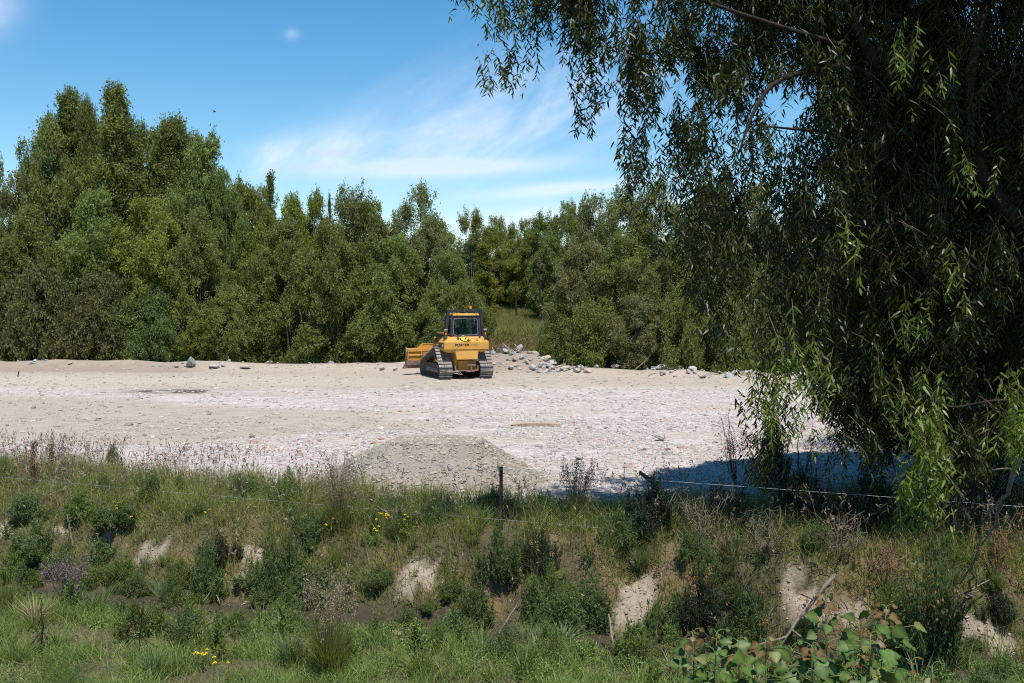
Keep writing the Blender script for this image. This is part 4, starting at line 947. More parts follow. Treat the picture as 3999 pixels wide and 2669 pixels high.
# ------------------------------------------------------------------ background trees
def crown_mesh(name, seed, h, r, kind, nleaf, L=.19, Wl=.075):
    """clumps of leaves on drooping or rising sprays filling an uneven crown; base at z=0"""
    global rng
    keep = rng; rng = np.random.default_rng(seed)
    nb = {'cone': 95, 'oval': 75, 'broad': 85, 'airy': 56, 'slim': 40, 'bush': 70}[kind]
    def R_(t):
        if kind == 'cone': return r*np.clip(1.0-t, 0.02, 1)**.66*sst(-.35, .15, t)
        if kind == 'slim': return r*np.clip(1.0-t, .03, 1)**.8*sst(-.3, .2, t)
        if kind == 'airy': return r*np.sqrt(np.clip(1-((t-.55)/.52)**2, .03, 1))
        if kind == 'bush': return r*np.sqrt(np.clip(1-(np.clip(t, 0, 1)/1.04)**2.4, .03, 1))
        if kind == 'broad': return r*np.sqrt(np.clip(1-((t-.40)/.63)**2, .03, 1))
        return r*np.sqrt(np.clip(1-((t-.45)/.58)**2, .03, 1))
    t = rng.random(nb)**(.85 if kind != 'bush' else 1.0); az = rng.uniform(0, 2*np.pi, nb)
    rr = R_(t)*rng.uniform(.45, 1.0, nb)*(1+.22*(vn(az*1.3, t*4, seed)-.5)*2)
    LC = np.stack([rr*np.cos(az), rr*np.sin(az), t*h*.97], 1)
    LR = r*rng.uniform(.22, .42, nb)*(1-.55*t)+.10*r*.4
    tops = np.stack([rng.normal(0, r*.16, 6), rng.normal(0, r*.16, 6), h*rng.uniform(.86, 1.0, 6)], 1)
    LC = np.concatenate([LC, tops]); LR = np.concatenate([LR, np.full(6, r*.16)])
    ncl = int(nleaf/34); w = LR**2; w /= w.sum()
    li = rng.choice(len(LC), ncl, p=w)
    d = rdir(ncl); d[:, 2] = d[:, 2]*.9+.12
    C = LC[li]+d*LR[li][:, None]*rng.uniform(.55, 1.05, (ncl, 1))*np.array([1, 1, 1.25])
    C[:, 2] = np.clip(C[:, 2], .05, None)
    out = nrm(C-np.array([0, 0, h*.35])+rng.normal(size=C.shape)*r*.35)
    spray = nrm(out*np.array([1, 1, .4])+rng.normal(size=C.shape)*.45+np.array([0, 0, -.35 if kind in ('broad', 'oval', 'bush') else .35]))
    per = 34; ci = np.repeat(np.arange(ncl), per); n_ = len(ci)
    sl_ = rng.uniform(-.5, .5, n_)*rng.uniform(.5, .95, ncl)[ci]
    P = C[ci]+spray[ci]*sl_[:, None]+rng.normal(size=(n_, 3))*.105
    D = nrm(spray[ci]*.6+rng.normal(size=(n_, 3))*.75+np.array([0, 0, -.35]))
    rnd = np.clip(np.repeat(rng.random(ncl), per)*.55+rng.random(n_)*.45, 0, 1)
    V, F, rn = kites(P, D, L*rng.uniform(.7, 1.25, n_), Wl*rng.uniform(.7, 1.3, n_), rnd)
    rng = keep
    return mk(name, V, F, rnd=rn)
def trunk_mesh(name, seed, h, r, stems, base_r, lean=.25):
    rs = random.Random(seed); parts = []
    for s_ in range(stems):
        a_ = rs.uniform(0, 6.28); b0 = np.array([math.cos(a_), math.sin(a_), 0])*rs.uniform(0, .35)*(stems > 1)
        top = np.array([math.cos(a_), math.sin(a_), 0])*r*rs.uniform(.1, .6)*lean*2+np.array([0, 0, h*rs.uniform(.75, .97)])
        mid = (b0+top)/2+np.array([rs.uniform(-.3, .3), rs.uniform(-.3, .3), 0]); pts = bez(b0-np.array([0, 0, .3]), mid, top, 10)
        pts[1:-1] += rng.normal(size=(8, 3))*.05; br = base_r*rs.uniform(.6, 1.1)
        parts.append(tube(pts, np.interp(np.linspace(0, 1, 10), [0, .5, 1], [br, br*.35, .008]), 7))
        for q in range(5):
            i = rs.randint(1, 6); az_ = rs.uniform(0, 6.28); ln = r*rs.uniform(.45, .95)
            d = np.array([math.cos(az_), math.sin(az_), rs.uniform(.3, 1.1)])*ln
            parts.append(tube(bez(pts[i], pts[i]+d*.5+np.array([0, 0, .25*ln]), pts[i]+d, 6), np.linspace(br*.30, .005, 6), 5))
    V, F, r__ = cat_geo(parts); return mk(name, V, F, smooth=True)
PROT = {}
def proto(key, kind, h, r, nleaf, stems, base_r, bark, seeds):
    PROT[key] = [(crown_mesh('crown_'+key, s_, h, r, kind, nleaf), trunk_mesh('trunk_'+key, s_, h, r, stems, base_r), h, r, bark) for s_ in seeds]
proto('cone', 'cone', 14, 3.0, 95000, 2, .16, bark_grey, (11, 12))
proto('oval', 'oval', 10, 3.0, 72000, 4, .07, bark_grey, (21, 22, 23))
proto('broad', 'broad', 8, 3.2, 56000, 5, .09, bark_pale, (31, 32))
proto('airy', 'airy', 10, 2.4, 30000, 3, .08, bark_pale, (41, 42))
proto('slim', 'slim', 9, 1.35, 17000, 1, .09, bark_grey, (51, 52))
proto('bush', 'bush', 4, 2.8, 46000, 6, .04, bark_grey, (61, 62))
tcount = {}
def tree(px, pytop, Y_, wpx, key, mat, label, base_px=None, group=None, name='tree'):
    x_ = at(px, 1154, Y_)[0]; zb = H1(x_, Y_)-.1; top = at(px, pytop, Y_)[2]; k = tcount[key] = tcount.get(key, -1)+1
    cm, tm_, h, r, bark = PROT[key][k % len(PROT[key])]
    sz_ = (top-zb)/h; sx_ = (wpx*Y_/F0/2)/r/1.12
    root = empty(name, (x_, Y_, zb), random.uniform(0, 6.28)); root.scale = (sx_, sx_, sz_)
    c_ = link('crown', cm, None, root)
    if len(cm.materials) == 0: cm.materials.append(LM['mid'])
    c_.material_slots[0].link = 'OBJECT'; c_.material_slots[0].material = LM[mat]
    if len(tm_.materials) == 0: tm_.materials.append(bark)
    link('trunk', tm_, None, root)
    put(root, label, 'shrub' if name == 'shrub' else 'tree', group); return root
T = tree
T(-25, 585, 64, 150, 'airy', 'mid', 'pale feathery tree cut by the left border')
T(60, 690, 63, 250, 'airy', 'grey', 'loose low tree between the left border and the first tall pair of trees')
T(290, 375, 67, 370, 'cone', 'mid', 'tall tree with a split pointed top, left one of the three tallest')
T(352, 382, 66.4, 190, 'cone', 'mid', 'narrow leader rising just right of the split pointed top')
T(195, 490, 65, 290, 'oval', 'mid', 'rounded left shoulder tree below the split pointed top')
T(472, 356, 66, 420, 'cone', 'mid', 'tallest tree of all with a sharp conical top')
T(400, 490, 67.6, 280, 'oval', 'mid', 'high crown filling the notch left of the tallest tree')
T(240, 480, 67.8, 300, 'oval', 'mid', 'leafy crown between the left shoulder and the split pointed top')
T(650, 540, 67.9, 300, 'oval', 'mid', 'crown closing the gap left of the blunt topped tree')
T(750, 560, 67.2, 300, 'oval', 'mid', 'crown closing the gap right of the blunt topped tree')
T(690, 458, 66.5, 380, 'cone', 'mid', 'third tall tree with a rounded blunt top right of the tallest')
T(582, 505, 67.5, 280, 'oval', 'mid', 'high crown filling the notch right of the tallest tree')
T(810, 560, 65, 330, 'oval', 'mid', 'right shoulder tree of the tall group stepping down to the sky')
T(890, 700, 64, 170, 'oval', 'mid', 'lowest step at the right end of the tall tree group')
T(120, 820, 61.5, 330, 'oval', 'mid', 'middle height tree in front of the left shoulder')
T(380, 760, 62, 330, 'oval', 'mid', 'dense grey-green tree in front of the two tallest trees')
T(600, 800, 61.5, 360, 'oval', 'yell', 'yellowish green tree in front of the blunt topped tree')
T(780, 830, 61, 280, 'oval', 'mid', 'mid green tree under the right shoulder of the tall group')
T(960, 730, 66, 240, 'oval', 'mid', 'slim tree just right of the tall group')
T(1058, 695, 68, 110, 'slim', 'dark', 'small dark pointed top standing out above the lower canopy')
T(1010, 760, 65, 230, 'oval', 'yell', 'yellow-green tree below the small dark pointed top')
T(1150, 775, 66, 220, 'oval', 'yell', 'light tree right of the small dark pointed top')
T(1230, 772, 67, 220, 'oval', 'yell', 'bright open topped tree left of the thin conifer tip')
T(1290, 775, 70, 36, 'slim', 'dark', 'thin dark conifer spike poking out of the canopy')
T(1380, 742, 64, 240, 'airy', 'grey', 'rounded greyish tree left one of the two high crowns left of the cab')
T(1450, 810, 63, 260, 'oval', 'mid', 'dense tree in the dip between the two high crowns')
T(1625, 742, 63.5, 250, 'airy', 'grey', 'greyish loose crown highest above the bulldozer blade')
T(1700, 860, 62, 250, 'oval', 'grey', 'tree sloping down right of the highest loose crown')
T(1120, 880, 61.5, 300, 'oval', 'mid', 'broad tree with pale stems showing below, left centre')
T(1300, 900, 61, 300, 'oval', 'mid', 'broad tree second to the left of the bulldozer blade')
T(1540, 930, 60.8, 300, 'oval', 'mid', 'broad tree directly behind the bulldozer blade')
T(1760, 1000, 60.5, 240, 'broad', 'mid', 'bushy tree directly behind the bulldozer cab')
T(1842, 825, 80, 150, 'airy', 'yell', 'slender wind-bent tree first right of the high crowns')
T(1925, 855, 82, 150, 'airy', 'yell', 'slender tree second in the far row over the grassy gap')
T(1985, 878, 84, 130, 'airy', 'yell', 'slender tree third in the far row over the grassy gap')
T(2062, 866, 82, 120, 'airy', 'yell', 'slender tree fourth in the far row over the grassy gap')
T(2122, 838, 78, 160, 'airy', 'mid', 'slender tree fifth in the far row over the grassy gap')
T(2200, 800, 76, 160, 'airy', 'mid', 'pointed tree at the right end of the far row')
T(2258, 806, 72, 150, 'airy', 'yell', 'pointed twin of the tree ending the far row')
T(1890, 960, 76, 130, 'slim', 'yell', 'low sunlit sapling behind the cab roof')
T(1960, 980, 80, 170, 'oval', 'yell', 'sunlit crown low in the far row above the grass')
T(2060, 960, 79, 190, 'oval', 'yell', 'bright crown right of the low sunlit one above the grass')
T(2160, 930, 72, 190, 'oval', 'mid', 'tree with twin dark trunks at the right side of the grassy gap')
T(2330, 780, 66, 230, 'airy', 'grey', 'tall pale tree left of the willow with sky showing in its top')
T(2440, 740, 62, 260, 'airy', 'grey', 'tall pale tree reaching the dangling willow twigs')
T(2590, 730, 61, 280, 'airy', 'grey', 'tall pale tree behind the left willow curtain')
T(2760, 740, 60, 260, 'airy', 'grey', 'pale tree seen through the middle of the willow curtain')
T(2950, 735, 60, 300, 'oval', 'grey', 'pale tree under the blue gap in the willow')
T(3130, 780, 60, 300, 'oval', 'grey', 'tree behind the willow trunk, left of it')
T(3400, 760, 60, 340, 'oval', 'mid', 'tree hidden deep behind the willow trunk')
T(3700, 740, 60, 360, 'oval', 'mid', 'tree glimpsed behind the willow right of the trunk')
T(3960, 740, 60, 340, 'oval', 'mid', 'tree glimpsed at the right border behind the willow')
T(2280, 960, 57.5, 300, 'oval', 'grey', 'leaning pale tree right of the grassy gap')
T(2440, 930, 56.5, 320, 'oval', 'mid', 'dense pale tree above the slanting dead stick')
T(2620, 960, 55, 280, 'oval', 'mid', 'dense tree behind the low boulders at the right')
T(2800, 1000, 54, 300, 'oval', 'mid', 'tree with two pale trunks beside the willow curtain')
T(3000, 1050, 53, 300, 'broad', 'mid', 'bushy tree behind the leafy willow column')
T(3250, 1050, 52, 340, 'broad', 'mid', 'bushy tree in the dark right of the leafy willow column')
T(3550, 1040, 52, 360, 'broad', 'mid', 'bushy tree far behind the willow foot')
T(3850, 1040, 52, 360, 'broad', 'mid', 'bushy tree far behind at the right border')
B_ = lambda *a: T(*a, name='shrub')
B_(-20, 1040, 60, 330, 'bush', 'olive', 'dull olive thicket touching the left border')
B_(180, 1060, 59.8, 340, 'bush', 'olive', 'dull olive bush second from the left border')
B_(400, 1110, 59.5, 330, 'bush', 'olive', 'dull olive bush behind the tilted grey slab at its left')
B_(590, 1150, 59.8, 300, 'bush', 'dark', 'dark bush directly behind the tilted grey slab')
B_(740, 1180, 60, 240, 'broad', 'yell', 'leafy yellow-green bush right of the tilted grey slab')
B_(900, 1130, 60.5, 260, 'broad', 'mid', 'leafy bush left of the pale stems')
B_(1080, 1210, 62, 230, 'broad', 'dark', 'dark bush among the pale stems')
B_(1250, 1220, 62.5, 230, 'broad', 'dark', 'dark bush right of the pale stems')
B_(1420, 1240, 61, 230, 'broad', 'mid', 'drooping bush at the left end of the blade')
B_(1640, 1230, 60, 250, 'broad', 'mid', 'bright leafy bush behind the blade and cab')
B_(1900, 1215, 64, 90, 'broad', 'yell', 'small sunlit bush just right of the cab in the grassy gap')
B_(1830, 1150, 62, 190, 'broad', 'mid', 'leafy bush filling the left side of the grassy gap')
B_(2200, 1205, 57.0, 220, 'bush', 'mid', 'dark low bush at the right side of the rubble mound')
B_(2320, 1190, 55.5, 260, 'bush', 'mid', 'round bush right of the rubble mound behind the flat tan block')
B_(2500, 1160, 54, 280, 'broad', 'grey', 'drooping pale bush behind the slanting dead stick')
B_(2680, 1200, 52.5, 250, 'bush', 'mid', 'bush behind the low tan boulder')
B_(2870, 1200, 51.5, 260, 'bush', 'mid', 'bush glimpsed left of the leafy willow column')
B_(3150, 1220, 50, 320, 'bush', 'mid', 'bush glimpsed through the lower willow curtain')
B_(3450, 1220, 50, 360, 'bush', 'dark', 'dark bush far under the willow')
B_(3800, 1220, 50, 380, 'bush', 'dark', 'dark bush far under the willow at the right border')
for px, Yd, top, w_ in ((100, 70, 900, 420), (420, 72, 800, 420), (760, 72, 850, 420), (1100, 70, 880, 400), (1400, 70, 900, 400), (1660, 70, 930, 360), (2500, 70, 900, 400), (2850, 70, 880, 420), (3200, 70, 860, 420), (3600, 70, 860, 450), (3950, 70, 860, 450), (2100, 95, 930, 360), (1900, 96, 930, 360), (2300, 90, 920, 300)):
    T(px, top, Yd, w_, 'broad', 'dark', 'tree of the closed dark backing behind the front trees', group='trees closing the gaps behind the front rows')
for i, (px, Yd, py0, py1, x1) in enumerate([(1130, 60.4, 1432, 1190, 1108), (1195, 60.3, 1436, 1200, 1170), (1262, 60.5, 1436, 1230, 1240), (1318, 60.2, 1440, 1260, 1290), (1555, 60, 1440, 1220, 1530), (2785, 52, 1478, 1180, 2760), (2885, 51, 1478, 1200, 2870), (2104, 70, 1300, 1010, 2104), (2116, 71, 1296, 1000, 2118), (2015, 73, 1290, 1100, 2010)]):
    a_, c_ = at(px, py0+14, Yd), at(x1, py1, Yd+.3); pts = bez(a_, (a_+c_)/2+np.array([.15, 0, 0]), c_, 9)
    lab = ['thin pale stem furthest left in the dark under the left centre trees', 'thin pale stem second in the dark under the left centre trees', 'thin pale stem third, slightly bent, left of the blade', 'thin leaning pale stem nearest the pointed tan stone', 'pale stem behind the top of the blade',
           'bare pale trunk rising behind the low tan boulder', 'bare pale trunk right beside the leafy willow column', 'dark trunk, left of the pair at the grassy gap', 'dark trunk, right of the pair at the grassy gap', 'thin dark trunk in the middle of the grassy gap'][i]
    put(join_obj('tree_stem', [tube(pts, np.linspace(.10 if i > 6 else .075, .04, 9), 7)], bark_dark if i > 6 else bark_pale, smooth=True), lab, 'tree')  # lone stems and trunks, one tube each, not whole trees

# ------------------------------------------------------------------ the big willow at the right
WX, WY = at(3740, 1154, 17.0)[0], 17.0
will = empty('willow_tree', (WX, WY, H1(WX, WY))); WO = np.array([WX, WY, H1(WX, WY)])
put(will, 'huge weeping willow with hanging leafy curtains filling the right side', 'tree')
parts = []
def limb(pxs, r0, r1, n_=10, k=18):
    P = np.array([at(a, b_, c_) for a, b_, c_ in pxs]); tt = np.linspace(0, len(P)-1, k)
    Q = np.stack([np.interp(tt, np.arange(len(P)), P[:, j]) for j in range(3)], 1)
    for _ in range(2): Q[1:-1] = (Q[:-2]+2*Q[1:-1]+Q[2:])/4
    parts.append(tube(Q-WO, np.linspace(r0, r1, k), n_, jag=.07)); return Q
limb([(3740, 2260, 16.9), (3770, 1700, 16.9), (3700, 1300, 16.9), (3630, 1000, 16.8), (3570, 780, 16.8)], .34, .22, 14, 26)
limb([(3570, 800, 16.8), (3500, 500, 16.5), (3420, 250, 16.1), (3250, -80, 15.5), (3000, -500, 14.9)], .15, .05)
limb([(3580, 800, 16.8), (3630, 520, 16.9), (3660, 250, 17.1), (3640, -100, 17.3), (3700, -700, 17.8)], .20, .08)
limb([(4150, 1050, 16.1), (3960, 860, 16.1), (3850, 720, 16.1), (3780, 560, 16.0), (3770, 350, 15.9), (3850, 0, 15.8)], .16, .07)
limb([(3450, 300, 16.2), (3272, 250, 15.9), (3017, 310, 15.5), (2933, 452, 15.3), (2885, 600, 15.2)], .06, .015)
limb([(3300, 180, 15.7), (2900, 60, 15.1), (2500, -90, 14.7), (2100, -120, 14.5), (1800, -90, 14.3)], .035, .012)
limb([(3560, 760, 16.7), (3255, 518, 16.3), (3100, 505, 15.9), (2933, 488, 15.5)], .04, .01)
limb([(3700, 1250, 16.8), (3520, 900, 16.5), (3560, 750, 16.3)], .05, .03)
limb([(3650, 1500, 16.6), (3560, 1000, 16.3), (3500, 850, 16.1), (3350, 700, 15.8)], .07, .02)
limb([(3640, 950, 16.7), (3450, 880, 16.3), (3300, 900, 15.9), (3220, 1000, 15.6)], .05, .012)
limb([(4100, 1580, 14.3), (3900, 1560, 14.5), (3700, 1600, 14.7), (3600, 1500, 15.1)], .03, .01)
V, F, r__ = cat_geo(parts); link('trunk', mk('willow_trunk', V, F, smooth=True, mat=bark_dark), parent=will)
# curtain outline (lowest leaf row per picture column) used to hang the strands at their real depth
BOT = [(1690, -60), (1710, 105), (1850, 90), (1880, 60), (1930, 210), (1990, 320), (2090, 335), (2150, 230), (2185, -60), (2205, 40), (2245, 420), (2290, 570), (2330, 400), (2400, 300), (2425, 560), (2470, 800), (2540, 880), (2600, 830), (2640, 960), (2720, 1080), (2740, 1380), (2800, 1500), (2850, 1420), (2900, 1560), (2960, 1720), (3040, 1790), (3070, 1700), (3120, 1700), (3180, 1830), (3240, 1750), (3300, 1640), (3450, 1700), (3520, 1800), (3560, 2010), (3620, 2100), (3690, 2050), (3740, 1800), (3850, 1650), (3900, 1800), (3950, 1900), (4050, 1950), (4300, 1900)]
bx_, by_ = np.array(BOT).T
# how thickly the foliage hangs, bearing by bearing and height by height (0 = open sky, 9 = closed)
DX = [1000, 1030, 1090, 1150, 1210, 1245, 1262, 1275, 1295, 1330, 1390, 1420, 1450, 1510, 1570, 1630, 1690, 1750, 1810, 1870, 1930, 1990, 2050, 2110, 2170, 2230, 2290, 2349, 2600]
DY = [-100, 50, 150, 250, 350, 450, 550, 650, 750, 850, 950, 1050, 1150, 1230, 1290]
DM = ["56789833899789999999999999999", "14678730486346888999999999999", "00156410465467787679999999999", "00000000353167666325899999999", "00000000010145567433699999999", "00000000000023476323689999999",
      "00000000000001277113588999999", "00000000000000263112578999999", "00000000000000032223788999999", "00000000000000000146788899999", "00000000000000000028878899999", "00000000000000000007564589999", "00000000000000000000000138265",
      "00000000000000000000000004011", "00000000000000000000000000000"]
DM = np.array([[int(c_) for c_ in r_] for r_ in DM], dtype=float)/9
def dens_at(px, py):
    x_, y_ = px/1.7023, py/1.7023
    i_ = int(np.clip(np.searchsorted(DX, x_)-1, 0, len(DX)-2)); j_ = int(np.clip(np.searchsorted(DY, y_)-1, 0, len(DY)-2))
    fx_ = min(1, max(0, (x_-DX[i_])/(DX[i_+1]-DX[i_]))); fy_ = min(1, max(0, (y_-DY[j_])/(DY[j_+1]-DY[j_])))
    return (DM[j_, i_]*(1-fx_)+DM[j_, i_+1]*fx_)*(1-fy_)+(DM[j_+1, i_]*(1-fx_)+DM[j_+1, i_+1]*fx_)*fy_
def py_main(px, g):
    py = g.uniform(-170, 2130); d_ = dens_at(px, py-40)
    if d_ <= 0.02: return None
    cl_ = float(fbm(px/95., py/120., 21, 3))
    if g.random() > d_*(.45+.75*d_)*(1 if d_ > .93 else float(np.clip((cl_-.36)*6, .06, 1))): return None
    return py
def strands(n_, pxr, Yr, pyfn, Lr, leafL, gap, wid, seed, dens=1.0, bright=.62):
    """bunches of hanging twigs: each bunch shares a branchlet, its twigs fan out and curl"""
    g = np.random.default_rng(seed); out = []; stems = []; i = 0; tries = 0
    while i < n_ and tries < n_*9:
        tries += 1
        px, Yd = g.uniform(*pxr), g.uniform(*Yr); py = pyfn(px, g)
        if py is None: continue
        c0 = at(px, py, Yd); Lb = g.uniform(*Lr); azb = g.uniform(0, 6.28); swb = g.uniform(.1, .55)*Lb; tone = g.random()
        for q in range(g.integers(4, 11)):
            i += 1
            L_ = Lb*g.uniform(.45, 1.05); end = c0+g.normal(size=3)*np.array([.13, .13, .16])+np.array([0, 0, abs(g.normal())*.12]); k = max(6, int(L_/gap))
            az_ = azb+g.normal()*.5; sw = swb*g.uniform(.5, 1.3)
            t_ = np.linspace(0, 1, k); arch = np.sin(t_*math.pi*g.uniform(.8, 1.6)+g.uniform(-.4, .4))*g.uniform(-.07, .07)*L_
            P = np.stack([end[0]+np.cos(az_)*sw*((1-t_)**2)+arch, end[1]+np.sin(az_)*sw*((1-t_)**2)-arch, end[2]+L_*(1-t_)*.93], 1)
            T_ = nrm(np.gradient(P, axis=0)); a2 = np.arange(k)*2.4+g.uniform(0, 6)
            o_ = np.stack([np.cos(a2), np.sin(a2), np.zeros(k)], 1)
            D = nrm(T_*.62+o_*g.uniform(.55, 1.0)+g.normal(size=(k, 3))*.25)
            f_ = g.random(k) < dens*np.interp(t_, [0, .35, .6, 1], [.12, .45, .95, 1])
            out.append((P[f_], D[f_], np.full(f_.sum(), tone), t_[f_]))
            if q % 3 == 0: stems.append(tube((P-WO)[::max(1, k//7)], .0030, 3))
    P = np.concatenate([q[0] for q in out])-WO; D = np.concatenate([q[1] for q in out]); rr = np.concatenate([q[2] for q in out]); tt = np.concatenate([q[3] for q in out])
    n2 = len(P); rn = np.clip((rr*.5+g.random(n2)*.3+tt*.25)**1.5*bright, 0, 1)  # darker bunches, lighter tips: shade and light put into the leaf tone
    return lances(P, D, leafL*g.uniform(.55, 1.2, n2)*np.interp(tt, [0, .85, 1], [1, 1, .75]), wid*g.uniform(.75, 1.2, n2), rn), stems
G = []; ST = []
def add(*a, **k):
    g_, s_ = strands(*a, **k); G.append(g_); ST.extend(s_)
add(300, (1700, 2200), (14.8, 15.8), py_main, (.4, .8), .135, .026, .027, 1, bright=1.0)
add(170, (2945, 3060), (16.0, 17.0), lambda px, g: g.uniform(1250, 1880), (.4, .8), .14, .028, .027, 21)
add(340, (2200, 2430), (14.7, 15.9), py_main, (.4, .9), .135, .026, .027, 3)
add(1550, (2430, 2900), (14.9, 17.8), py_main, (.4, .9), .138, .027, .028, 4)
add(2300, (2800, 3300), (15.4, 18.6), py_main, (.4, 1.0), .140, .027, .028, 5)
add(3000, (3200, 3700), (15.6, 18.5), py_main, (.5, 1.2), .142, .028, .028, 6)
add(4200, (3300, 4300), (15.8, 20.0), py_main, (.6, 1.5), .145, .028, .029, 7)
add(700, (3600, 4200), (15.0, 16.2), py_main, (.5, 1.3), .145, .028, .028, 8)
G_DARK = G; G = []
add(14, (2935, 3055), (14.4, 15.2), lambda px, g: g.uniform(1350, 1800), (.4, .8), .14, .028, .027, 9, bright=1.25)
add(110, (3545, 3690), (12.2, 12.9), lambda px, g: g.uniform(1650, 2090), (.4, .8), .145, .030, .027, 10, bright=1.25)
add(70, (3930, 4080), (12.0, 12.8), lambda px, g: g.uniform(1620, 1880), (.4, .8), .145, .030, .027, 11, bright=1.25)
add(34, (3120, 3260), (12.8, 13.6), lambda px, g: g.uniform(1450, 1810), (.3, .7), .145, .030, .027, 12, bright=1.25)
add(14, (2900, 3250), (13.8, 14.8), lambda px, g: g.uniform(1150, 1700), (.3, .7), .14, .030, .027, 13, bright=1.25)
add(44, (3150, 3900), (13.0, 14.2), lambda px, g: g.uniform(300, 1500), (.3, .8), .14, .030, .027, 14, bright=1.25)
lit_leaf = leaf_mat('willow_leaves_lit', (.060, .100, .020), (.19, .26, .040), .40, .38, .35, .3, 1.6)  # lighter copy of the willow leaves, sunlight on the front sprays put into the colour
V, F, rn = cat_geo(G); link('sunlit_sprays', mk('willow_leaves_lit', V, F, rnd=rn, mat=lit_leaf), parent=will); G = G_DARK
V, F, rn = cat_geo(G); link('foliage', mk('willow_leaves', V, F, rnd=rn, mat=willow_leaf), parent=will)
V, F, r__ = cat_geo(ST); link('twigs', mk('willow_twigs', V, F, mat=plain('willow_twig', (.16, .11, .045), .7)), parent=will)
# the dome of the crown above: the curtains hang from it and it throws the shade on the bank
g = np.random.default_rng(99); n_ = 330000
u_ = g.uniform(0, 2*np.pi, n_); rr = np.sqrt(g.random(n_)); tt = g.random(n_)
cxw, cyw = 10.9, 17.9
xx = cxw+6.5*rr*np.cos(u_)*(1-.25*tt); yy = cyw+5.4*rr*np.sin(u_)*(1-.2*tt)
edge = 9.6+4.8*np.sqrt(np.clip(1-rr**2, 0, 1)); zz = 9.5+(edge-9.5)*tt**.6+(vn(xx*.8, yy*.8, 3)-.5)*1.2
cl = fbm(xx*.9, yy*.9+zz*.7, 7, 3) > .26
P = np.stack([xx, yy, zz], 1)[cl]; n2 = len(P); D = nrm(g.normal(size=(n2, 3))*.6+np.array([0, 0, -.9]))
lowest = np.array([at(2000, -30, y_)[2] for y_ in (6, 30)]); zmin = np.interp(P[:, 1], [6, 30], lowest)
k_ = P[:, 2] > zmin+.1; P, D = P[k_], D[k_]; n2 = len(P)
V, F, rn = kites(P-WO, D, .24*g.uniform(.7, 1.2, n2), .05*g.uniform(.7, 1.3, n2), g.random(n2))
link('crown', mk('willow_crown', V, F, rnd=rn, mat=willow_leaf), parent=will)
g = np.random.default_rng(97); n_ = 150000; d = nrm(g.normal(size=(n_, 3))); rr = g.random(n_)**.38  # leaf mass added behind the curtains to darken the inside of the willow
P = d*rr[:, None]*np.array([4.6, 2.4, 4.6])+np.array([9.6, 20.4, 5.3]); P = P[(fbm(P[:, 0]*1.1, P[:, 2]*1.1, 9) > .33) & (P[:, 2] > .5)]; n2 = len(P)
V, F, rn = kites(P-WO, nrm(g.normal(size=(n2, 3))*.5+np.array([0, 0, -.9])), .15, .034, g.random(n2)*.6)
link('shade_fill', mk('willow_shade_fill', V, F, rnd=rn, mat=willow_leaf), parent=will)
# second willow mass further back at the right
w2x, w2y = 14.5, 25.0; w2 = empty('willow_tree', (w2x, w2y, H1(w2x, w2y))); put(w2, 'second willow crowding in the dark behind the big one at the right border', 'tree')
g = np.random.default_rng(98); n_ = 90000; d = nrm(g.normal(size=(n_, 3))); rr = g.random(n_)**.4
P = d*rr[:, None]*np.array([5.6, 3.2, 5.8])+np.array([0, 0, 5.2]); P = P[(fbm(P[:, 0]*.9, P[:, 2]*.9, 9) > .36) & (P[:, 2] > .4)]; n2 = len(P)
V, F, rn = kites(P, nrm(g.normal(size=(n2, 3))*.6+np.array([0, 0, -.8])), .15, .035, g.random(n2)); link('crown', mk('willow_crown_b', V, F, rnd=rn, mat=LM['dark']), parent=w2)
V, F, r__ = cat_geo([tube(bez((0, 0, -.3), (.4, .2, 3), (-1.2, 0, 6.5), 12), np.linspace(.35, .1, 12), 10, jag=.06), tube(bez((0, 0, .5), (1, .2, 3), (2.2, 0, 6.5), 12), np.linspace(.2, .08, 12), 8)])
link('trunk', mk('willow_trunk_b', V, F, smooth=True, mat=bark_dark), parent=w2)
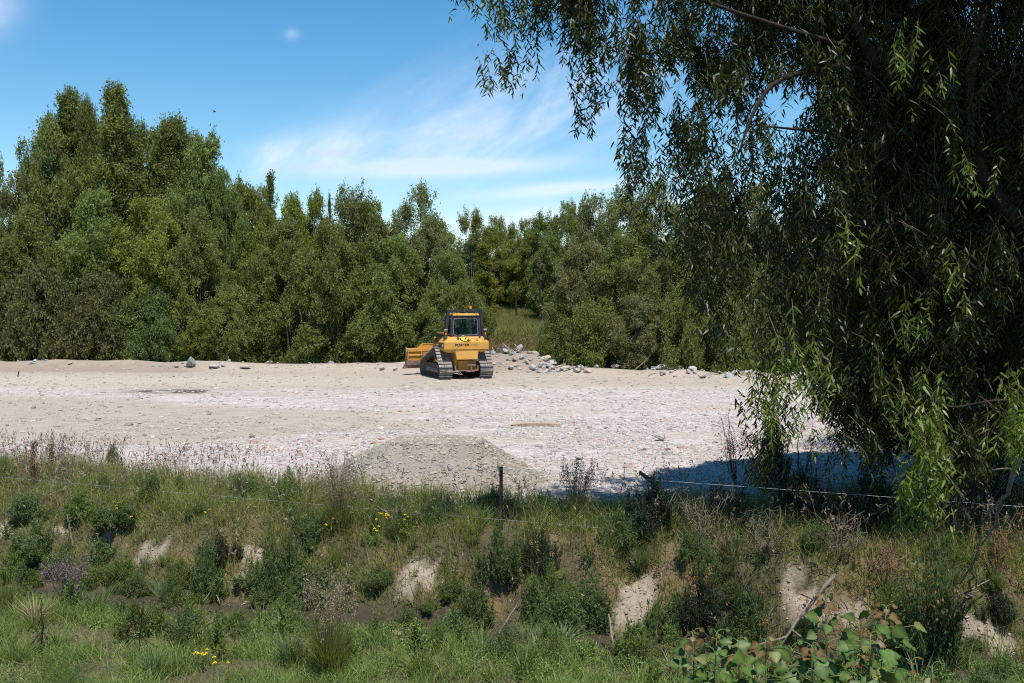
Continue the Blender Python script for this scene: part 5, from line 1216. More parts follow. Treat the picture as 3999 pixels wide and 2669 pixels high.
# ------------------------------------------------------------------ gorse and other small shrubs
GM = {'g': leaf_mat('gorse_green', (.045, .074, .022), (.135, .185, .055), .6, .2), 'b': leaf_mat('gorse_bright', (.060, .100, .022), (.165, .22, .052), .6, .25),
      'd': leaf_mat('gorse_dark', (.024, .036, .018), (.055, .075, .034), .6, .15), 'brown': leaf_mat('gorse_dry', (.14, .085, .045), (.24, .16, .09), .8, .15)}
def gorse_mesh(seed, n_sh=330, per=46):
    g = np.random.default_rng(seed); ns = n_sh
    m = 6; mc = np.stack([g.uniform(-.62, .62, m), g.uniform(-.62, .62, m), np.zeros(m)], 1); mc[0] = 0; mr = g.uniform(.28, .52, m); mh = g.uniform(.35, .85, m); mh[0] = 1.0; mr[0] = .45
    mi = g.choice(m, ns, p=(mr*mh)/(mr*mh).sum())
    az_ = g.uniform(0, 6.28, ns); el = np.arcsin(g.uniform(.05, 1, ns)**.8); rr = g.uniform(.5, 1.05, ns)
    tip = mc[mi]+np.stack([np.cos(az_)*np.cos(el)*rr*mr[mi], np.sin(az_)*np.cos(el)*rr*mr[mi], np.sin(el)*rr*mh[mi]+.03], 1)
    base = mc[mi]+(tip-mc[mi])*g.uniform(.25, .6, (ns, 1))*np.array([1, 1, .7]); up = np.array([0, 0, .14])
    t_ = g.uniform(.0, 1, (ns, per))**.8
    P = base[:, None]*(1-t_[..., None])+(tip+up)[:, None]*t_[..., None]+g.normal(size=(ns, per, 3))*.035*(1.25-t_[..., None])
    D = nrm((tip-base)[:, None]*.9+g.normal(size=(ns, per, 3))*.35)
    rn = np.clip(g.random((ns, 1))*.4+t_*.45+g.random((ns, per))*.2, 0, 1)
    P, D, rn = P.reshape(-1, 3), D.reshape(-1, 3), rn.ravel(); P[:, 2] = np.abs(P[:, 2])
    V, F, r_ = kites(P, D, .085*g.uniform(.6, 1.2, len(P)), .020, rn); return mk('gorse', V, F, rnd=r_)
GS = [gorse_mesh(200+i) for i in range(6)]
for me in GS: me.materials.append(GM['g'])
stem_parts = []
for q in range(14):
    a_ = random.uniform(0, 6.28); e_ = np.array([math.cos(a_)*.5, math.sin(a_)*.5, random.uniform(.4, .8)]); stem_parts.append(tube(bez((0, 0, -.1), e_*.4+np.array([0, 0, .1]), e_, 5), np.linspace(.02, .006, 5), 4))
V, F, r__ = cat_geo(stem_parts); GSTEM = mk('gorse_stems', V, F, mat=bark_grey)
gk = 0
def gorse(px, py, wpx, hpx, m, label, orange=0, name='gorse_bush', cat='bush', group=None):
    global gk
    p_ = hit(px, py); k_ = p_[1]/F0
    root = empty(name, (p_[0], p_[1], H1(p_[0], p_[1])-.04), random.uniform(0, 6.28)); s_ = wpx*k_/1.65; root.scale = (s_, s_, hpx*k_*1.02)
    c_ = link('foliage', GS[gk % 6], None, root); c_.material_slots[0].link = 'OBJECT'; c_.material_slots[0].material = GM[m]; gk += 1
    link('stems', GSTEM, None, root)
    if orange:
        g = np.random.default_rng(gk); az_ = g.uniform(0, 6.28, orange); P = np.stack([np.cos(az_)*.55, np.sin(az_)*.55, g.uniform(.45, 1.12, orange)], 1)*g.uniform(.7, 1.05, (orange, 1))
        P = np.repeat(P, 26, 0)+g.normal(size=(orange*26, 3))*.06
        V, F, rn = kites(P, rdir(len(P)), .055, .03, g.random(len(P))); link('dry_flowers', mk('dry_flowers', V, F, rnd=rn, mat=orange_m), parent=root)['kind'] = 'stuff'
    put(root, label, cat, group); return root
orange_m = leaf_mat('dry_gorse_flowers', (.34, .17, .06), (.50, .30, .13), .8, .2)
for a_ in [
 (444, 1812, 62, 92, 'b', 'small gorse tuft alone against the gravel near the left'),
 (600, 1965, 110, 140, 'g', 'dark gorse at the yard edge left of the leaning dry stalk'),
 (700, 1935, 90, 90, 'b', 'lighter gorse at the yard edge right of the leaning dry stalk'),
 (935, 1960, 90, 110, 'g', 'bluish gorse tuft on the bank top at left centre'),
 (1130, 1960, 110, 140, 'b', 'gorse tuft with raised tip left of the gravel heap'),
 (20, 1900, 70, 130, 'b', 'gorse cut by the left border at the yard edge'),
 (90, 2040, 240, 120, 'g', 'wide low gorse above the small bare scrape at the left border'),
 (300, 2030, 220, 110, 'b', 'green gorse mound just under the wire at the left'),
 (470, 2060, 200, 120, 'g', 'gorse mound above the bare grey stick at its right'),
 (150, 2170, 230, 130, 'g', 'dense gorse on the bank face near the left border'),
 (330, 2290, 150, 120, 'b', 'bright gorse at the ditch edge left of the reddish plume grass'),
 (60, 2250, 170, 120, 'b', 'bright gorse low at the left border above the ditch'),
 (500, 2270, 150, 100, 'b', 'small bright gorse by the dry thatch under the left scrape'),
 (385, 2200, 150, 100, 'g', 'gorse below the grey stick on the bank face'),
 (810, 2330, 190, 230, 'g', 'tall dark gorse left of the second bare scrape above the ditch'),
 (860, 2200, 170, 120, 'd', 'dark twiggy gorse above the second bare scrape'),
 (700, 2370, 180, 90, 'b', 'low gorse trailing to the ditch right of the blue-green tussock'),
 (1130, 2310, 200, 250, 'g', 'upright pointed gorse on the bank left of the central bare bank'),
 (1190, 2120, 90, 70, 'g', 'small gorse behind the upright pointed one'),
 (1130, 2390, 190, 100, 'g', 'low dark gorse overhanging the ditch left of centre'),
 (730, 2510, 230, 160, 'g', 'round gorse on the near side of the ditch at left'),
 (1560, 2090, 110, 110, 'g', 'gorse on the bank top left of the fence post'),
 (1950, 2270, 190, 230, 'g', 'gorse standing right below the fence post'),
 (2120, 2240, 150, 190, 'd', 'gorse with dry orange flower heads right of the fence post', 9),
 (1860, 2450, 240, 200, 'g', 'broad gorse right of the central bare bank'),
 (2090, 2450, 230, 200, 'g', 'broad gorse in the middle of the ditch-side row'),
 (2300, 2470, 270, 240, 'g', 'largest gorse of the ditch-side row left of the small bare bank'),
 (2150, 2330, 180, 130, 'b', 'brighter gorse behind the ditch-side row'),
 (2620, 2500, 190, 190, 'g', 'gorse right of the small bare bank'),
 (2740, 2440, 170, 230, 'd', 'gorse covered in dry orange flowers right of the small bare bank', 16),
 (2950, 2500, 250, 230, 'g', 'dense gorse left of the sandy bank behind the poplar shoots', 5),
 (2820, 2560, 220, 150, 'g', 'gorse low at the water behind the left poplar shoot'),
 (3640, 2600, 330, 460, 'g', 'biggest gorse in the foreground right of the poplar shoots', 7),
 (3480, 2400, 150, 130, 'b', 'light gorse at the top right of the sandy bank'),
 (3690, 2230, 150, 170, 'b', 'gorse tip lit by sun under the willow curtain at the right'),
 (3870, 2290, 120, 90, 'b', 'small light gorse in the reddish dry grass at the right'),
 (3900, 2420, 170, 130, 'd', 'dark drooping gorse over the right sandy scrape'),
 (3200, 2140, 170, 120, 'g', 'gorse in the dry grass under the wires right of centre'),
 (2700, 2180, 150, 110, 'g', 'gorse just under the lower wire right of the post'),
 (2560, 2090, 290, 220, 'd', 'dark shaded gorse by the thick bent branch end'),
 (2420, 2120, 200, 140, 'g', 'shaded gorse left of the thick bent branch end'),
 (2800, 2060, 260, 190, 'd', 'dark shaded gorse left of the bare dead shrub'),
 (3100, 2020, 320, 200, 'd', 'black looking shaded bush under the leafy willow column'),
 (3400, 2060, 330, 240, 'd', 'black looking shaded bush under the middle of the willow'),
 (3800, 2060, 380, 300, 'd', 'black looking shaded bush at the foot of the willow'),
 (1300, 2560, 200, 120, 'b', 'low green gorse in front of the ditch left of centre'),
 (2480, 2620, 240, 150, 'b', 'low green gorse in the foreground left of the poplar shoots'),
 (3900, 2640, 150, 90, 'g', 'small gorse in the bottom right corner'),
 (1590, 2450, 150, 90, 'g', 'small leafy gorse at the mud below the central bare bank'),
]: gorse(*a_)
# tall dark dead-looking shrubs on the yard edge in the shade
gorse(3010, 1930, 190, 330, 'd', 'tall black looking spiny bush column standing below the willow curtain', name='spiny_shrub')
def twig_shrub(px, py, hpx, wpx, n_, label, mat, name='bare_shrub', seed=1, r0=.012, leaves=0, lean=0.0):
    g = np.random.default_rng(seed); p_ = hit(px, py); k_ = p_[1]/F0; h_, w_ = hpx*k_, wpx*k_/2; parts = []; tips = []
    for i in range(n_):
        a_ = g.uniform(0, 6.28); e_ = np.array([math.cos(a_)*w_*g.random()+lean*h_, math.sin(a_)*w_*g.random(), h_*g.uniform(.5, 1)])
        m_ = e_*.5+g.normal(size=3)*w_*.35; Q = bez((0, 0, -.05), m_, e_, 8); Q[1:-1] += g.normal(size=(6, 3))*w_*.03; parts.append(tube(Q, np.linspace(r0*g.uniform(.5, 1), .003, 8), 4))
        for q in range(6):
            j = g.integers(2, 8); d_ = nrm(g.normal(size=3)+np.array([0, 0, .5]))*h_*g.uniform(.08, .25); parts.append(tube(bez(Q[j], Q[j]+d_*.5+g.normal(size=3)*.02, Q[j]+d_, 4), [.004, .003, .003, .002], 3)); tips.append(Q[j]+d_)
    root = empty(name, (p_[0], p_[1], H1(p_[0], p_[1]))); V, F, r__ = cat_geo(parts); link('stems', mk(name, V, F, mat=mat), parent=root)
    if leaves:
        P = np.array(tips)[g.integers(0, len(tips), leaves)]+g.normal(size=(leaves, 3))*.05; V, F, rn = kites(P, rdir(leaves), .05, .016, g.random(leaves)); link('foliage', mk(name+'_leaf', V, F, rnd=rn, mat=GM['d']), parent=root)
    return put(root, label, 'shrub')
bramble_m = plain('bramble_stems', (.13, .10, .065), .85, c2=(.20, .15, .10), scale=9)
twig_shrub(2875, 1900, 330, 160, 9, 'bare dark shrub with a spiny top standing against the sunlit rubble', bark_dark, seed=3, leaves=700, lean=-.12)
twig_shrub(3140, 1900, 240, 260, 12, 'tangle of thin bare stems right of the spiny bush column', bark_dark, seed=4)
twig_shrub(2750, 2110, 190, 330, 26, 'tangle of bare bramble stems left under the willow', bramble_m, seed=5, name='bramble')
twig_shrub(3000, 2170, 200, 330, 26, 'tangle of bramble stems under the wires in the middle of the shade', bramble_m, seed=6, name='bramble')
twig_shrub(3280, 2180, 190, 300, 24, 'arching bramble stems left of the hanging willow tip', bramble_m, seed=7, name='bramble')
twig_shrub(3450, 2290, 190, 280, 26, 'reddish dry stems below the hanging willow tip', plain('red_stems', (.20, .10, .07), .8), seed=8, name='dry_weeds')
twig_shrub(3880, 2250, 280, 260, 18, 'orange-brown bare stems at the right border', plain('orange_stems', (.20, .11, .05), .8), seed=9, name='dry_weeds')

# ------------------------------------------------------------------ grass
GR = {'green': leaf_mat('grass_green', (.105, .145, .030), (.30, .33, .09), .55, .42), 'lush': leaf_mat('grass_lush', (.085, .130, .028), (.27, .32, .085), .5, .35),
      'dry': leaf_mat('grass_dry', (.24, .17, .10), (.42, .32, .20), .8, .2), 'seed': leaf_mat('grass_seed', (.20, .16, .10), (.34, .27, .18), .8, .2),
      'blue': leaf_mat('tussock_blue', (.090, .145, .055), (.22, .29, .12), .5, .3)}
def field(n_, xr, yr, wfn):
    x = rng.uniform(*xr, n_); y = rng.uniform(*yr, n_); k = rng.random(n_) < wfn(x, y)
    inview = np.abs(x) < .60*y+2.2; k &= inview; return x[k], y[k]
def grass(name, label, mat, x, y, hlo, hhi, wid, lean, cat='grass', hmul=None, rb=None):
    k_ = (np.abs(x-px_*y/PY) > .34) | (y > PY+.1) | (rng.random(len(x)) < .25); x, y = x[k_], y[k_]; hmul = hmul[k_] if hmul is not None else None
    n_ = len(x); z = H(x, y); h = rng.uniform(hlo, hhi, n_)*(.35+1.3*fbm(x*1.9, y*1.9, 3)*sst(.15, .5, vn(x*4, y*4, 33)+.15))
    if hmul is not None: h = h*hmul
    V, F, r_ = blades(np.stack([x, y, z-.02], 1), h, wid*rng.uniform(.7, 1.3, n_), h*rng.uniform(.1, lean, n_), rng.uniform(0, 6.28, n_), np.clip(rng.random(n_)*.6+.5*fbm(x*1.1, y*1.1, 19)-.05, 0, 1))
    return put(link(name, mk(name, V, F, rnd=r_, mat=mat)), label, cat, kind='stuff')
top_w = lambda x, y: sst(-1.9, -.7, y-Yf(x))*sst(.5, -1.0, y-Yp(x)+(fbm(x*2, y*2, 15)-.5)*2.2)*(1-.9*bare(x, y))*sst(.25, .5, fbm(x*1.5, y*1.5, 17)+.12)
x, y = field(290000, (-15, 15), (13, 27), lambda x, y: top_w(x, y)*(.25+.75*sst(.35, .6, fbm(x*3, y*3, 57))))
grass('bank_top_grass', 'tall green grass along the top of the bank on both sides of the fence', GR['green'], x, y, .16, .56, .011, 1.1)
k = rng.random(len(x)) < .22; grass('dry_verge_grass', 'straw coloured dead grass mixed into the bank top', GR['dry'], x[k]+.02, y[k], .10, .40, .0075, 1.4)
def seedheads(name, label, x, y, hlo, hhi, mat, thick=.022):
    n_ = len(x); z = H(x, y); h = rng.uniform(hlo, hhi, n_); az_ = rng.uniform(0, 6.28, n_); ln = h*rng.uniform(.05, .35, n_)
    P0 = np.stack([x, y, z], 1); A = blades(P0, h, .0055, ln, az_, rng.random(n_)*.6)
    hv = np.stack([np.cos(az_), np.sin(az_), np.zeros(n_)], 1); up = np.array([0, 0, 1.])
    def c(t): return P0+up*h[:, None]*(t-.18*t*t*(ln/h)[:, None])+hv*ln[:, None]*(t*t)
    parts = [A]
    for t_ in (.80, .85, .90, .95, .985):
        q = c(t_); Dd = nrm(c(np.float64(min(1, t_+.05)))-q+rng.normal(size=(n_, 3))*.022); parts.append(kites(q, Dd, .075, thick*rng.uniform(.5, 1.3, n_), rng.random(n_)))
    V, F, r_ = cat_geo(parts); return put(link(name, mk(name, V, F, rnd=r_, mat=mat)), label, 'grass', kind='stuff')
x, y = field(29000, (-15, 15), (15, 26), lambda x, y: top_w(x, y)*.30*(1+sst(-3, -8, x))*sst(.40, .6, fbm(x*1.8, y*1.8, 55))*1.5*(1-.6*np.exp(-((x+.9)/2.2)**2)))
seedheads('grass_seed_stalks', 'brownish seed stalks standing above the bank top grass', x, y, .45, .98, GR['seed'])
bank_w = lambda x, y: sst(.35, .8, y-Ys(x))*sst(.4, -.4, y-Yf(x))*(1-.97*bare(x, y))
x, y = field(150000, (-15, 15), (12.5, 21), lambda x, y: np.maximum(bank_w(x, y), .12*bare(x, y)*sst(.5, .6, fbm(x*4, y*4, 26)))*(.35+.65*sst(.36, .52, fbm(x*1.3, y*1.3, 25))))
grass('bank_grass', 'short patchy green grass on the face of the bank', GR['green'], x, y, .07, .34, .011, 1.3)
x, y = field(215000, (-15, 15), (13, 21), lambda x, y: bank_w(x, y)*sst(.50, .40, fbm(x*1.3, y*1.3, 25))*.6+bank_w(x, y)*.05)
grass('dead_thatch', 'brown matted dead grass on the face of the bank', GR['dry'], x, y, .03, .15, .009, 2.6)
x, y = field(26000, (-14, 12), (12.5, 21), lambda x, y: bare(x, y)*.22)
grass('scrape_wisps', 'a few dry wisps on the bare soil scrapes', GR['dry'], x, y, .03, .10, .006, 2.0)
near_w = lambda x, y: sst(-.30, -.75, y-Ys(x)+(fbm(x*2, y*2, 35)-.5)*.5)*sst(8.0, 8.6, y)
x, y = field(290000, (-11, 12), (11.0, 18), lambda x, y: near_w(x, y)*(.12+.88*sst(.40, .58, fbm(x*1.4, y*1.4, 37))))
grass('streamside_grass', 'lush grass on the near side of the ditch', GR['lush'], x, y, .06, .30, .0095, 1.3, hmul=.45+.75*sst(.4, 1.4, Ys(x)-y))
x, y = field(76000, (-11, 12), (8.0, 18), lambda x, y: near_w(x, y)*sst(.5, .65, fbm(x*1.6+5, y*1.6, 39)))
grass('streamside_straw', 'pale dead straw among the streamside grass', GR['dry'], x, y, .06, .24, .008, 2.2)
# broad-leaved ground cover: little leaves
def herbs(name, label, n_, yr, wfn, mat, hh, L):
    x, y = field(n_, (-10, 10), yr, wfn); z = H(x, y); n2 = len(x); zz = rng.random(n2)**.7*hh*(.3+1.3*fbm(x*2.2, y*2.2, 45))
    V, F, r_ = kites(np.stack([x, y, z+zz], 1), nrm(rng.normal(size=(n2, 3))+np.array([0, 0, .5])), L*rng.uniform(.6, 1.3, n2), L*.42, np.clip(.25+zz/hh*.6+rng.random(n2)*.2, 0, 1))
    return put(link(name, mk(name, V, F, rnd=r_, mat=mat)), label, 'weeds', kind='stuff')
herbs('low_herbs', 'small leaved green weeds carpeting the near side of the ditch', 260000, (8, 18), lambda x, y: near_w(x, y)*sst(.40, .58, fbm(x*1.1+9, y*1.1, 47)), leaf_mat('herb_green', (.070, .125, .028), (.17, .24, .060), .5, .3), .26, .038)
herbs('bank_herbs', 'small leaved weeds creeping over the bank', 120000, (13, 22), lambda x, y: (bank_w(x, y)+top_w(x, y)*.7)*sst(.5, .66, fbm(x*1.2+3, y*1.2, 49)), leaf_mat('herb_dull', (.065, .105, .028), (.14, .19, .055), .55, .25), .20, .036)
# far grass in the gap behind the bulldozer
x, y = field(46000, (-5, 5), (60.5, 80), lambda x, y: sst(-5, -3.5, x)*sst(4.8, 3, x))
n_ = len(x); h = rng.uniform(.3, .8, n_)*np.interp(y, [60.5, 63], [.5, 1]); V, F, r_ = blades(np.stack([x, y, H(x, y)], 1), h, .028, h*.5, rng.uniform(0, 6.28, n_), rng.random(n_))
put(link('meadow_grass', mk('meadow_grass', V, F, rnd=r_, mat=leaf_mat('meadow', (.13, .16, .045), (.24, .25, .080), .7, .3))), 'sunlit yellowish grass in the opening between the far trees', 'grass', kind='stuff')
x, y = field(9000, (-4, 4), (60.3, 62.0), lambda x, y: .8+0*x)
n_ = len(x); h = rng.uniform(.12, .32, n_); V, F, r_ = blades(np.stack([x, y, H(x, y)], 1), h, .03, h*1.2, rng.uniform(0, 6.28, n_), rng.random(n_))
put(link('dry_bank_grass', mk('dry_bank_grass', V, F, rnd=r_, mat=leaf_mat('dry_far', (.26, .17, .085), (.42, .29, .15), .8, .2))), 'orange-brown dead grass on the bank above the rubble mound', 'grass', kind='stuff')

# ------------------------------------------------------------------ tussocks
def tussock(px, py, wpx, hpx, n_, mat, label, lean=.55, wid=.011, plume=None, group=None):
    p_ = hit(px, py); k_ = p_[1]/F0; r_ = wpx*k_/2; h_ = hpx*k_; a_ = rng.uniform(0, 6.28, n_); rr = np.sqrt(rng.random(n_))*r_*.35
    P = np.stack([rr*np.cos(a_), rr*np.sin(a_), np.full(n_, -.03)], 1); hh = h_*rng.uniform(.5, 1.05, n_)
    root = empty('grass_tussock', (p_[0], p_[1], H1(p_[0], p_[1])))
    V, F, q_ = blades(P, hh, wid*rng.uniform(.7, 1.2, n_), rng.uniform(.1, 1, n_)*r_*lean*2, a_+rng.normal(size=n_)*.5, rng.random(n_)); link('blades', mk('tussock', V, F, rnd=q_, mat=mat), parent=root)
    if plume is not None:
        m_ = 46; a_ = rng.uniform(0, 6.28, m_); hh = h_*rng.uniform(.95, 1.55, m_); o_ = rng.uniform(.1, 1, m_)*r_; tip = np.stack([np.cos(a_)*o_, np.sin(a_)*o_, hh], 1); parts = []
        for q in range(m_): parts.append(tube(bez((tip[q, 0]*.2, tip[q, 1]*.2, 0), (tip[q, 0]*.5, tip[q, 1]*.5, hh[q]*.6), tip[q], 5), .003, 3))
        V, F, _ = cat_geo(parts); P = np.repeat(tip, 40, 0)-np.array([0, 0, 1.])*rng.random((m_*40, 1))*h_*.42+rng.normal(size=(m_*40, 3))*.020
        Vk, Fk, rk = kites(P, nrm(rng.normal(size=P.shape)*.7+np.array([0, 0, .6])), .034, .013, rng.random(len(P)))
        V2, F2, r2 = cat_geo([(V, F, .3), (Vk, Fk, rk)]); link('plumes', mk('plumes', V2, F2, rnd=r2, mat=plume), parent=root)
    return put(root, label, 'tussock', group)
pl_m = leaf_mat('purple_plume', (.19, .125, .125), (.33, .25, .235), .8, .25)
br_m = leaf_mat('brown_plume', (.22, .17, .10), (.36, .29, .19), .8, .25)
tussock(262, 2390, 190, 150, 420, GR['blue'], 'blue-green tussock with reddish purple plumes standing in the left ditch', plume=pl_m)
tussock(650, 2360, 130, 120, 320, GR['blue'], 'upright blue-green tussock in the ditch left of centre')
tussock(565, 2245, 60, 110, 90, GR['blue'], 'small spiky tuft at the left edge of the left bare scrape')
tussock(1770, 2500, 190, 110, 360, GR['blue'], 'blue-green tussock at the water below the central bare bank')
tussock(2060, 2530, 190, 120, 340, GR['blue'], 'silvery tussock leaning right in front of the ditch-side gorse', lean=.8)
tussock(2200, 2530, 150, 120, 220, GR['blue'], 'tussock with arching pale tips right of the silvery one', lean=1.0)
tussock(2500, 2225, 170, 120, 260, GR['blue'], 'blue-green tussock above the small bare bank')
tussock(1285, 2650, 230, 290, 700, GR['green'], 'tall yellow-green tussock with pale plumes at the bottom left of centre', plume=br_m, wid=.009)
tussock(1130, 2600, 160, 160, 300, GR['blue'], 'grey-green tussock left of the tall yellow-green one')
tussock(20, 2420, 120, 230, 260, GR['green'], 'tall yellow-green stalks cut by the left border', wid=.008)
tussock(60, 2600, 170, 120, 260, GR['lush'], 'broad leaved tuft in the bottom left corner')
tussock(600, 2650, 150, 150, 240, GR['blue'], 'grey-green tussock at the bottom edge left of the yellow flowers')
tussock(1330, 2080, 200, 200, 420, GR['green'], 'tall brownish-green grass clump left of the gravel heap', plume=br_m, wid=.008)
tussock(2250, 2020, 160, 150, 260, GR['green'], 'tall seeding clump at the yard edge right of the fence post', plume=br_m, wid=.008)
tussock(560, 1940, 120, 120, 260, GR['green'], 'yellowish grass clump at the yard edge beside the dark gorse', wid=.008)
tussock(1640, 2640, 200, 130, 300, GR['lush'], 'low bright tussock at the bottom edge near the middle')
tussock(1310, 2230, 110, 130, 200, GR['green'], 'leafy clump right of the upright pointed gorse', wid=.008)
dock_m = leaf_mat('dead_dock', (.13, .065, .03), (.22, .12, .055), .8, .15)
def dock(px, py, hpx, label, lean=0):
    p_ = hit(px, py); k_ = p_[1]/F0; h_ = hpx*k_; root = empty('dead_dock', (p_[0], p_[1], H1(p_[0], p_[1])))
    Q = bez((0, 0, 0), (lean*.3, 0, h_*.6), (lean, 0, h_), 8); V, F, _ = tube(Q, .005, 4); link('stem', mk('dock_stem', V, F, mat=wood_dead), parent=root)
    n_ = 420; t_ = rng.uniform(.35, 1, n_); P = np.stack([np.interp(t_, np.linspace(0, 1, 8), Q[:, j]) for j in range(3)], 1)+rng.normal(size=(n_, 3))*.035*np.array([1, 1, .6])
    V, F, r_ = kites(P, nrm(rng.normal(size=(n_, 3))+np.array([0, 0, -.8])), .035, .02, rng.random(n_)); link('seed_head', mk('dock_head', V, F, rnd=r_, mat=dock_m), parent=root)['kind'] = 'stuff'
    return put(root, label, 'weed')
dock(122, 1880, 160, 'brown dead dock with a drooping head at the left', .10); dock(200, 1880, 150, 'brown dead dock right of the drooping one', .03)
dock(135, 1930, 120, 'short brown dead dock in front of the drooping one', -.02)
# ------------------------------------------------------------------ small mixed weeds, each a plant of its own
def weed_mesh(seed, kind):
    g = np.random.default_rng(seed); parts = []
    if kind == 'tuft':
        n_ = 90; a_ = g.uniform(0, 6.28, n_); P = np.stack([np.cos(a_)*.05, np.sin(a_)*.05, np.full(n_, -.03)], 1); hh = g.uniform(.2, .5, n_)
        parts.append(blades(P, hh, .013, hh*g.uniform(.2, 1.0, n_), a_, g.random(n_)))
    elif kind == 'broad':
        n_ = 46; a_ = g.uniform(0, 6.28, n_); d_ = np.stack([np.cos(a_), np.sin(a_), g.uniform(.3, 1.6, n_)], 1)
        parts.append(lances(np.zeros((n_, 3)), d_, g.uniform(.12, .30, n_), .055, g.random(n_), .5))
    else:
        for q in range(12):
            a_ = g.uniform(0, 6.28); e_ = np.array([math.cos(a_)*g.uniform(.02, .22), math.sin(a_)*g.uniform(.02, .22), g.uniform(.2, .55)]); Q = bez((0, 0, 0), e_*np.array([.3, .3, .6]), e_, 12)
            V, F, _ = tube(Q, .003, 3); parts.append((V, F, .3)); n_ = 60; j = g.integers(2, 12, n_)
            parts.append(kites(Q[j]+g.normal(size=(n_, 3))*.012, nrm(g.normal(size=(n_, 3))+np.array([0, 0, .5])), g.uniform(.03, .065, n_), .016, g.random(n_)))
    V, F, r_ = cat_geo(parts); return mk('weed_'+kind, V, F, rnd=r_)
WM = [(k_, weed_mesh(400+i, k_)) for i, k_ in enumerate(['tuft', 'broad', 'leafy', 'tuft', 'leafy', 'broad', 'tuft'])]
wmats = [GR['green'], GR['blue'], GR['lush'], leaf_mat('weed_green', (.070, .125, .024), (.18, .25, .055), .5, .3), GM['b'], GR['dry']]
for k_, me in WM: me.materials.append(GR['green'])
def put_weed(x, y, s_, label, group, sel=None):
    k_, me = WM[sel if sel is not None else random.randrange(len(WM))]
    o = bpy.data.objects.new('small_weed', me); COL.objects.link(o); o.location = (x, y, H1(x, y)-.01); o.scale = (s_, s_, s_*random.uniform(.8, 1.3)); o.rotation_euler = (0, 0, random.uniform(0, 6.28))
    o.material_slots[0].link = 'OBJECT'; o.material_slots[0].material = random.choice(wmats if k_ != 'leafy' else wmats[2:5]); put(o, label, 'weed', group)
random.seed(77)
for i in range(140):
    x = random.uniform(-8.5, 8.0); y = float(Ys(np.array([x]))[0])-random.uniform(.35, 2.6); put_weed(x, y, random.uniform(.5, 1.15), 'small green weed among the near grass below the ditch', 'small weeds on the near side of the ditch')
for i in range(90):
    x = random.uniform(-10, 8.5); a_, c_ = float(Ys(np.array([x]))[0]), float(Yf(np.array([x]))[0]); y = random.uniform(a_+.3, c_+.6)
    if float(bare(np.array([x]), np.array([y]))[0]) > .3: continue
    put_weed(x, y, random.uniform(.4, .95), 'small weed growing on the face of the bank', 'small weeds on the bank face')
for i in range(120):
    x = random.uniform(-9.5, 8.0); a_, c_ = float(Ys(np.array([x]))[0]), float(Yf(np.array([x]))[0]); y = random.choice([random.uniform(a_+.35, c_+1.2), random.uniform(a_+.35, a_+.9), a_-random.uniform(.5, 2)])
    if float(bare(np.array([x]), np.array([y]))[0]) > .3: continue
    root = empty('gorse_seedling', (x, y, H1(x, y)-.03), random.uniform(0, 6.28)); s_ = random.uniform(.14, .42); root.scale = (s_*1.2, s_*1.2, s_*random.uniform(.9, 1.6))
    c2_ = link('foliage', GS[i % 6], None, root); c2_.material_slots[0].link = 'OBJECT'; c2_.material_slots[0].material = GM[random.choice('gbbg')]; link('stems', GSTEM, None, root)
    put(root, 'knee-high gorse seedling scattered over the bank and ditch edge', 'bush', 'gorse seedlings on the bank')
random.seed(5)
# ------------------------------------------------------------------ yellow flowers
yf_m = plain('yellow_petals', (.85, .68, .01), .6); st_m = plain('green_stem', (.07, .12, .03), .6)
def flowers(px, py, n_, wpx, label, hpx=70):
    one_ = lambda o_: o_.__setitem__('kind', 'stuff')
    p_ = hit(px, py+hpx); k_ = p_[1]/F0; root = empty('yellow_flower', (p_[0], p_[1], H1(p_[0], p_[1]))); sp_, hd = [], []
    for q in range(n_):
        x_ = random.uniform(-.5, .5)*wpx*k_; y_ = random.uniform(-.1, .1); z_ = hpx*k_*random.uniform(.85, 1.25)+.03
        sp_.append(tube(bez((x_*.2, 0, -.05), (x_*.5, y_*.5, z_*.5), (x_, y_, z_), 5), .003, 3))
        m_ = 9; a_ = np.arange(m_)*2*np.pi/m_; P = np.stack([x_+.0*a_, y_+0*a_, z_+0*a_], 1)
        hd.append(kites(P, np.stack([np.cos(a_), np.sin(a_), .25+0*a_], 1), .026, .022, np.full(m_, .5)))
        hd.append(kites(P+np.array([0, 0, .006]), np.stack([np.cos(a_+.3), np.sin(a_+.3), .6+0*a_], 1), .018, .018, np.full(m_, .5)))
    V, F, _ = cat_geo(sp_); link('stems', mk('flower_stems', V, F, mat=st_m), parent=root)
    V, F, _ = cat_geo(hd); one_(link('petals', mk('petals', V, F, mat=yf_m), parent=root))
    return put(root, label, 'flower')
flowers(463, 1990, 7, 30, 'yellow flower cluster highest on the bank at the left')
flowers(505, 2018, 6, 40, 'yellow flower cluster just below the highest one at the left')
flowers(808, 2006, 2, 16, 'single yellow flower pair on the bank left of centre')
flowers(1282, 2070, 2, 16, 'lone yellow flower low left of the bright yellow pair')
flowers(1306, 2045, 3, 20, 'small yellow flowers above the lone low one')
flowers(1496, 2026, 8, 46, 'brightest yellow flower cluster near the middle of the bank')
flowers(1472, 2078, 3, 18, 'yellow flower below the brightest cluster')
flowers(1588, 2032, 3, 18, 'small yellow flower right of the brightest cluster')
flowers(785, 2563, 7, 70, 'yellow flowers in the near grass at the bottom left')
flowers(830, 2600, 3, 26, 'yellow flower pair below the near bottom left cluster')
flowers(897, 2590, 1, 6, 'single yellow flower right of the near cluster')
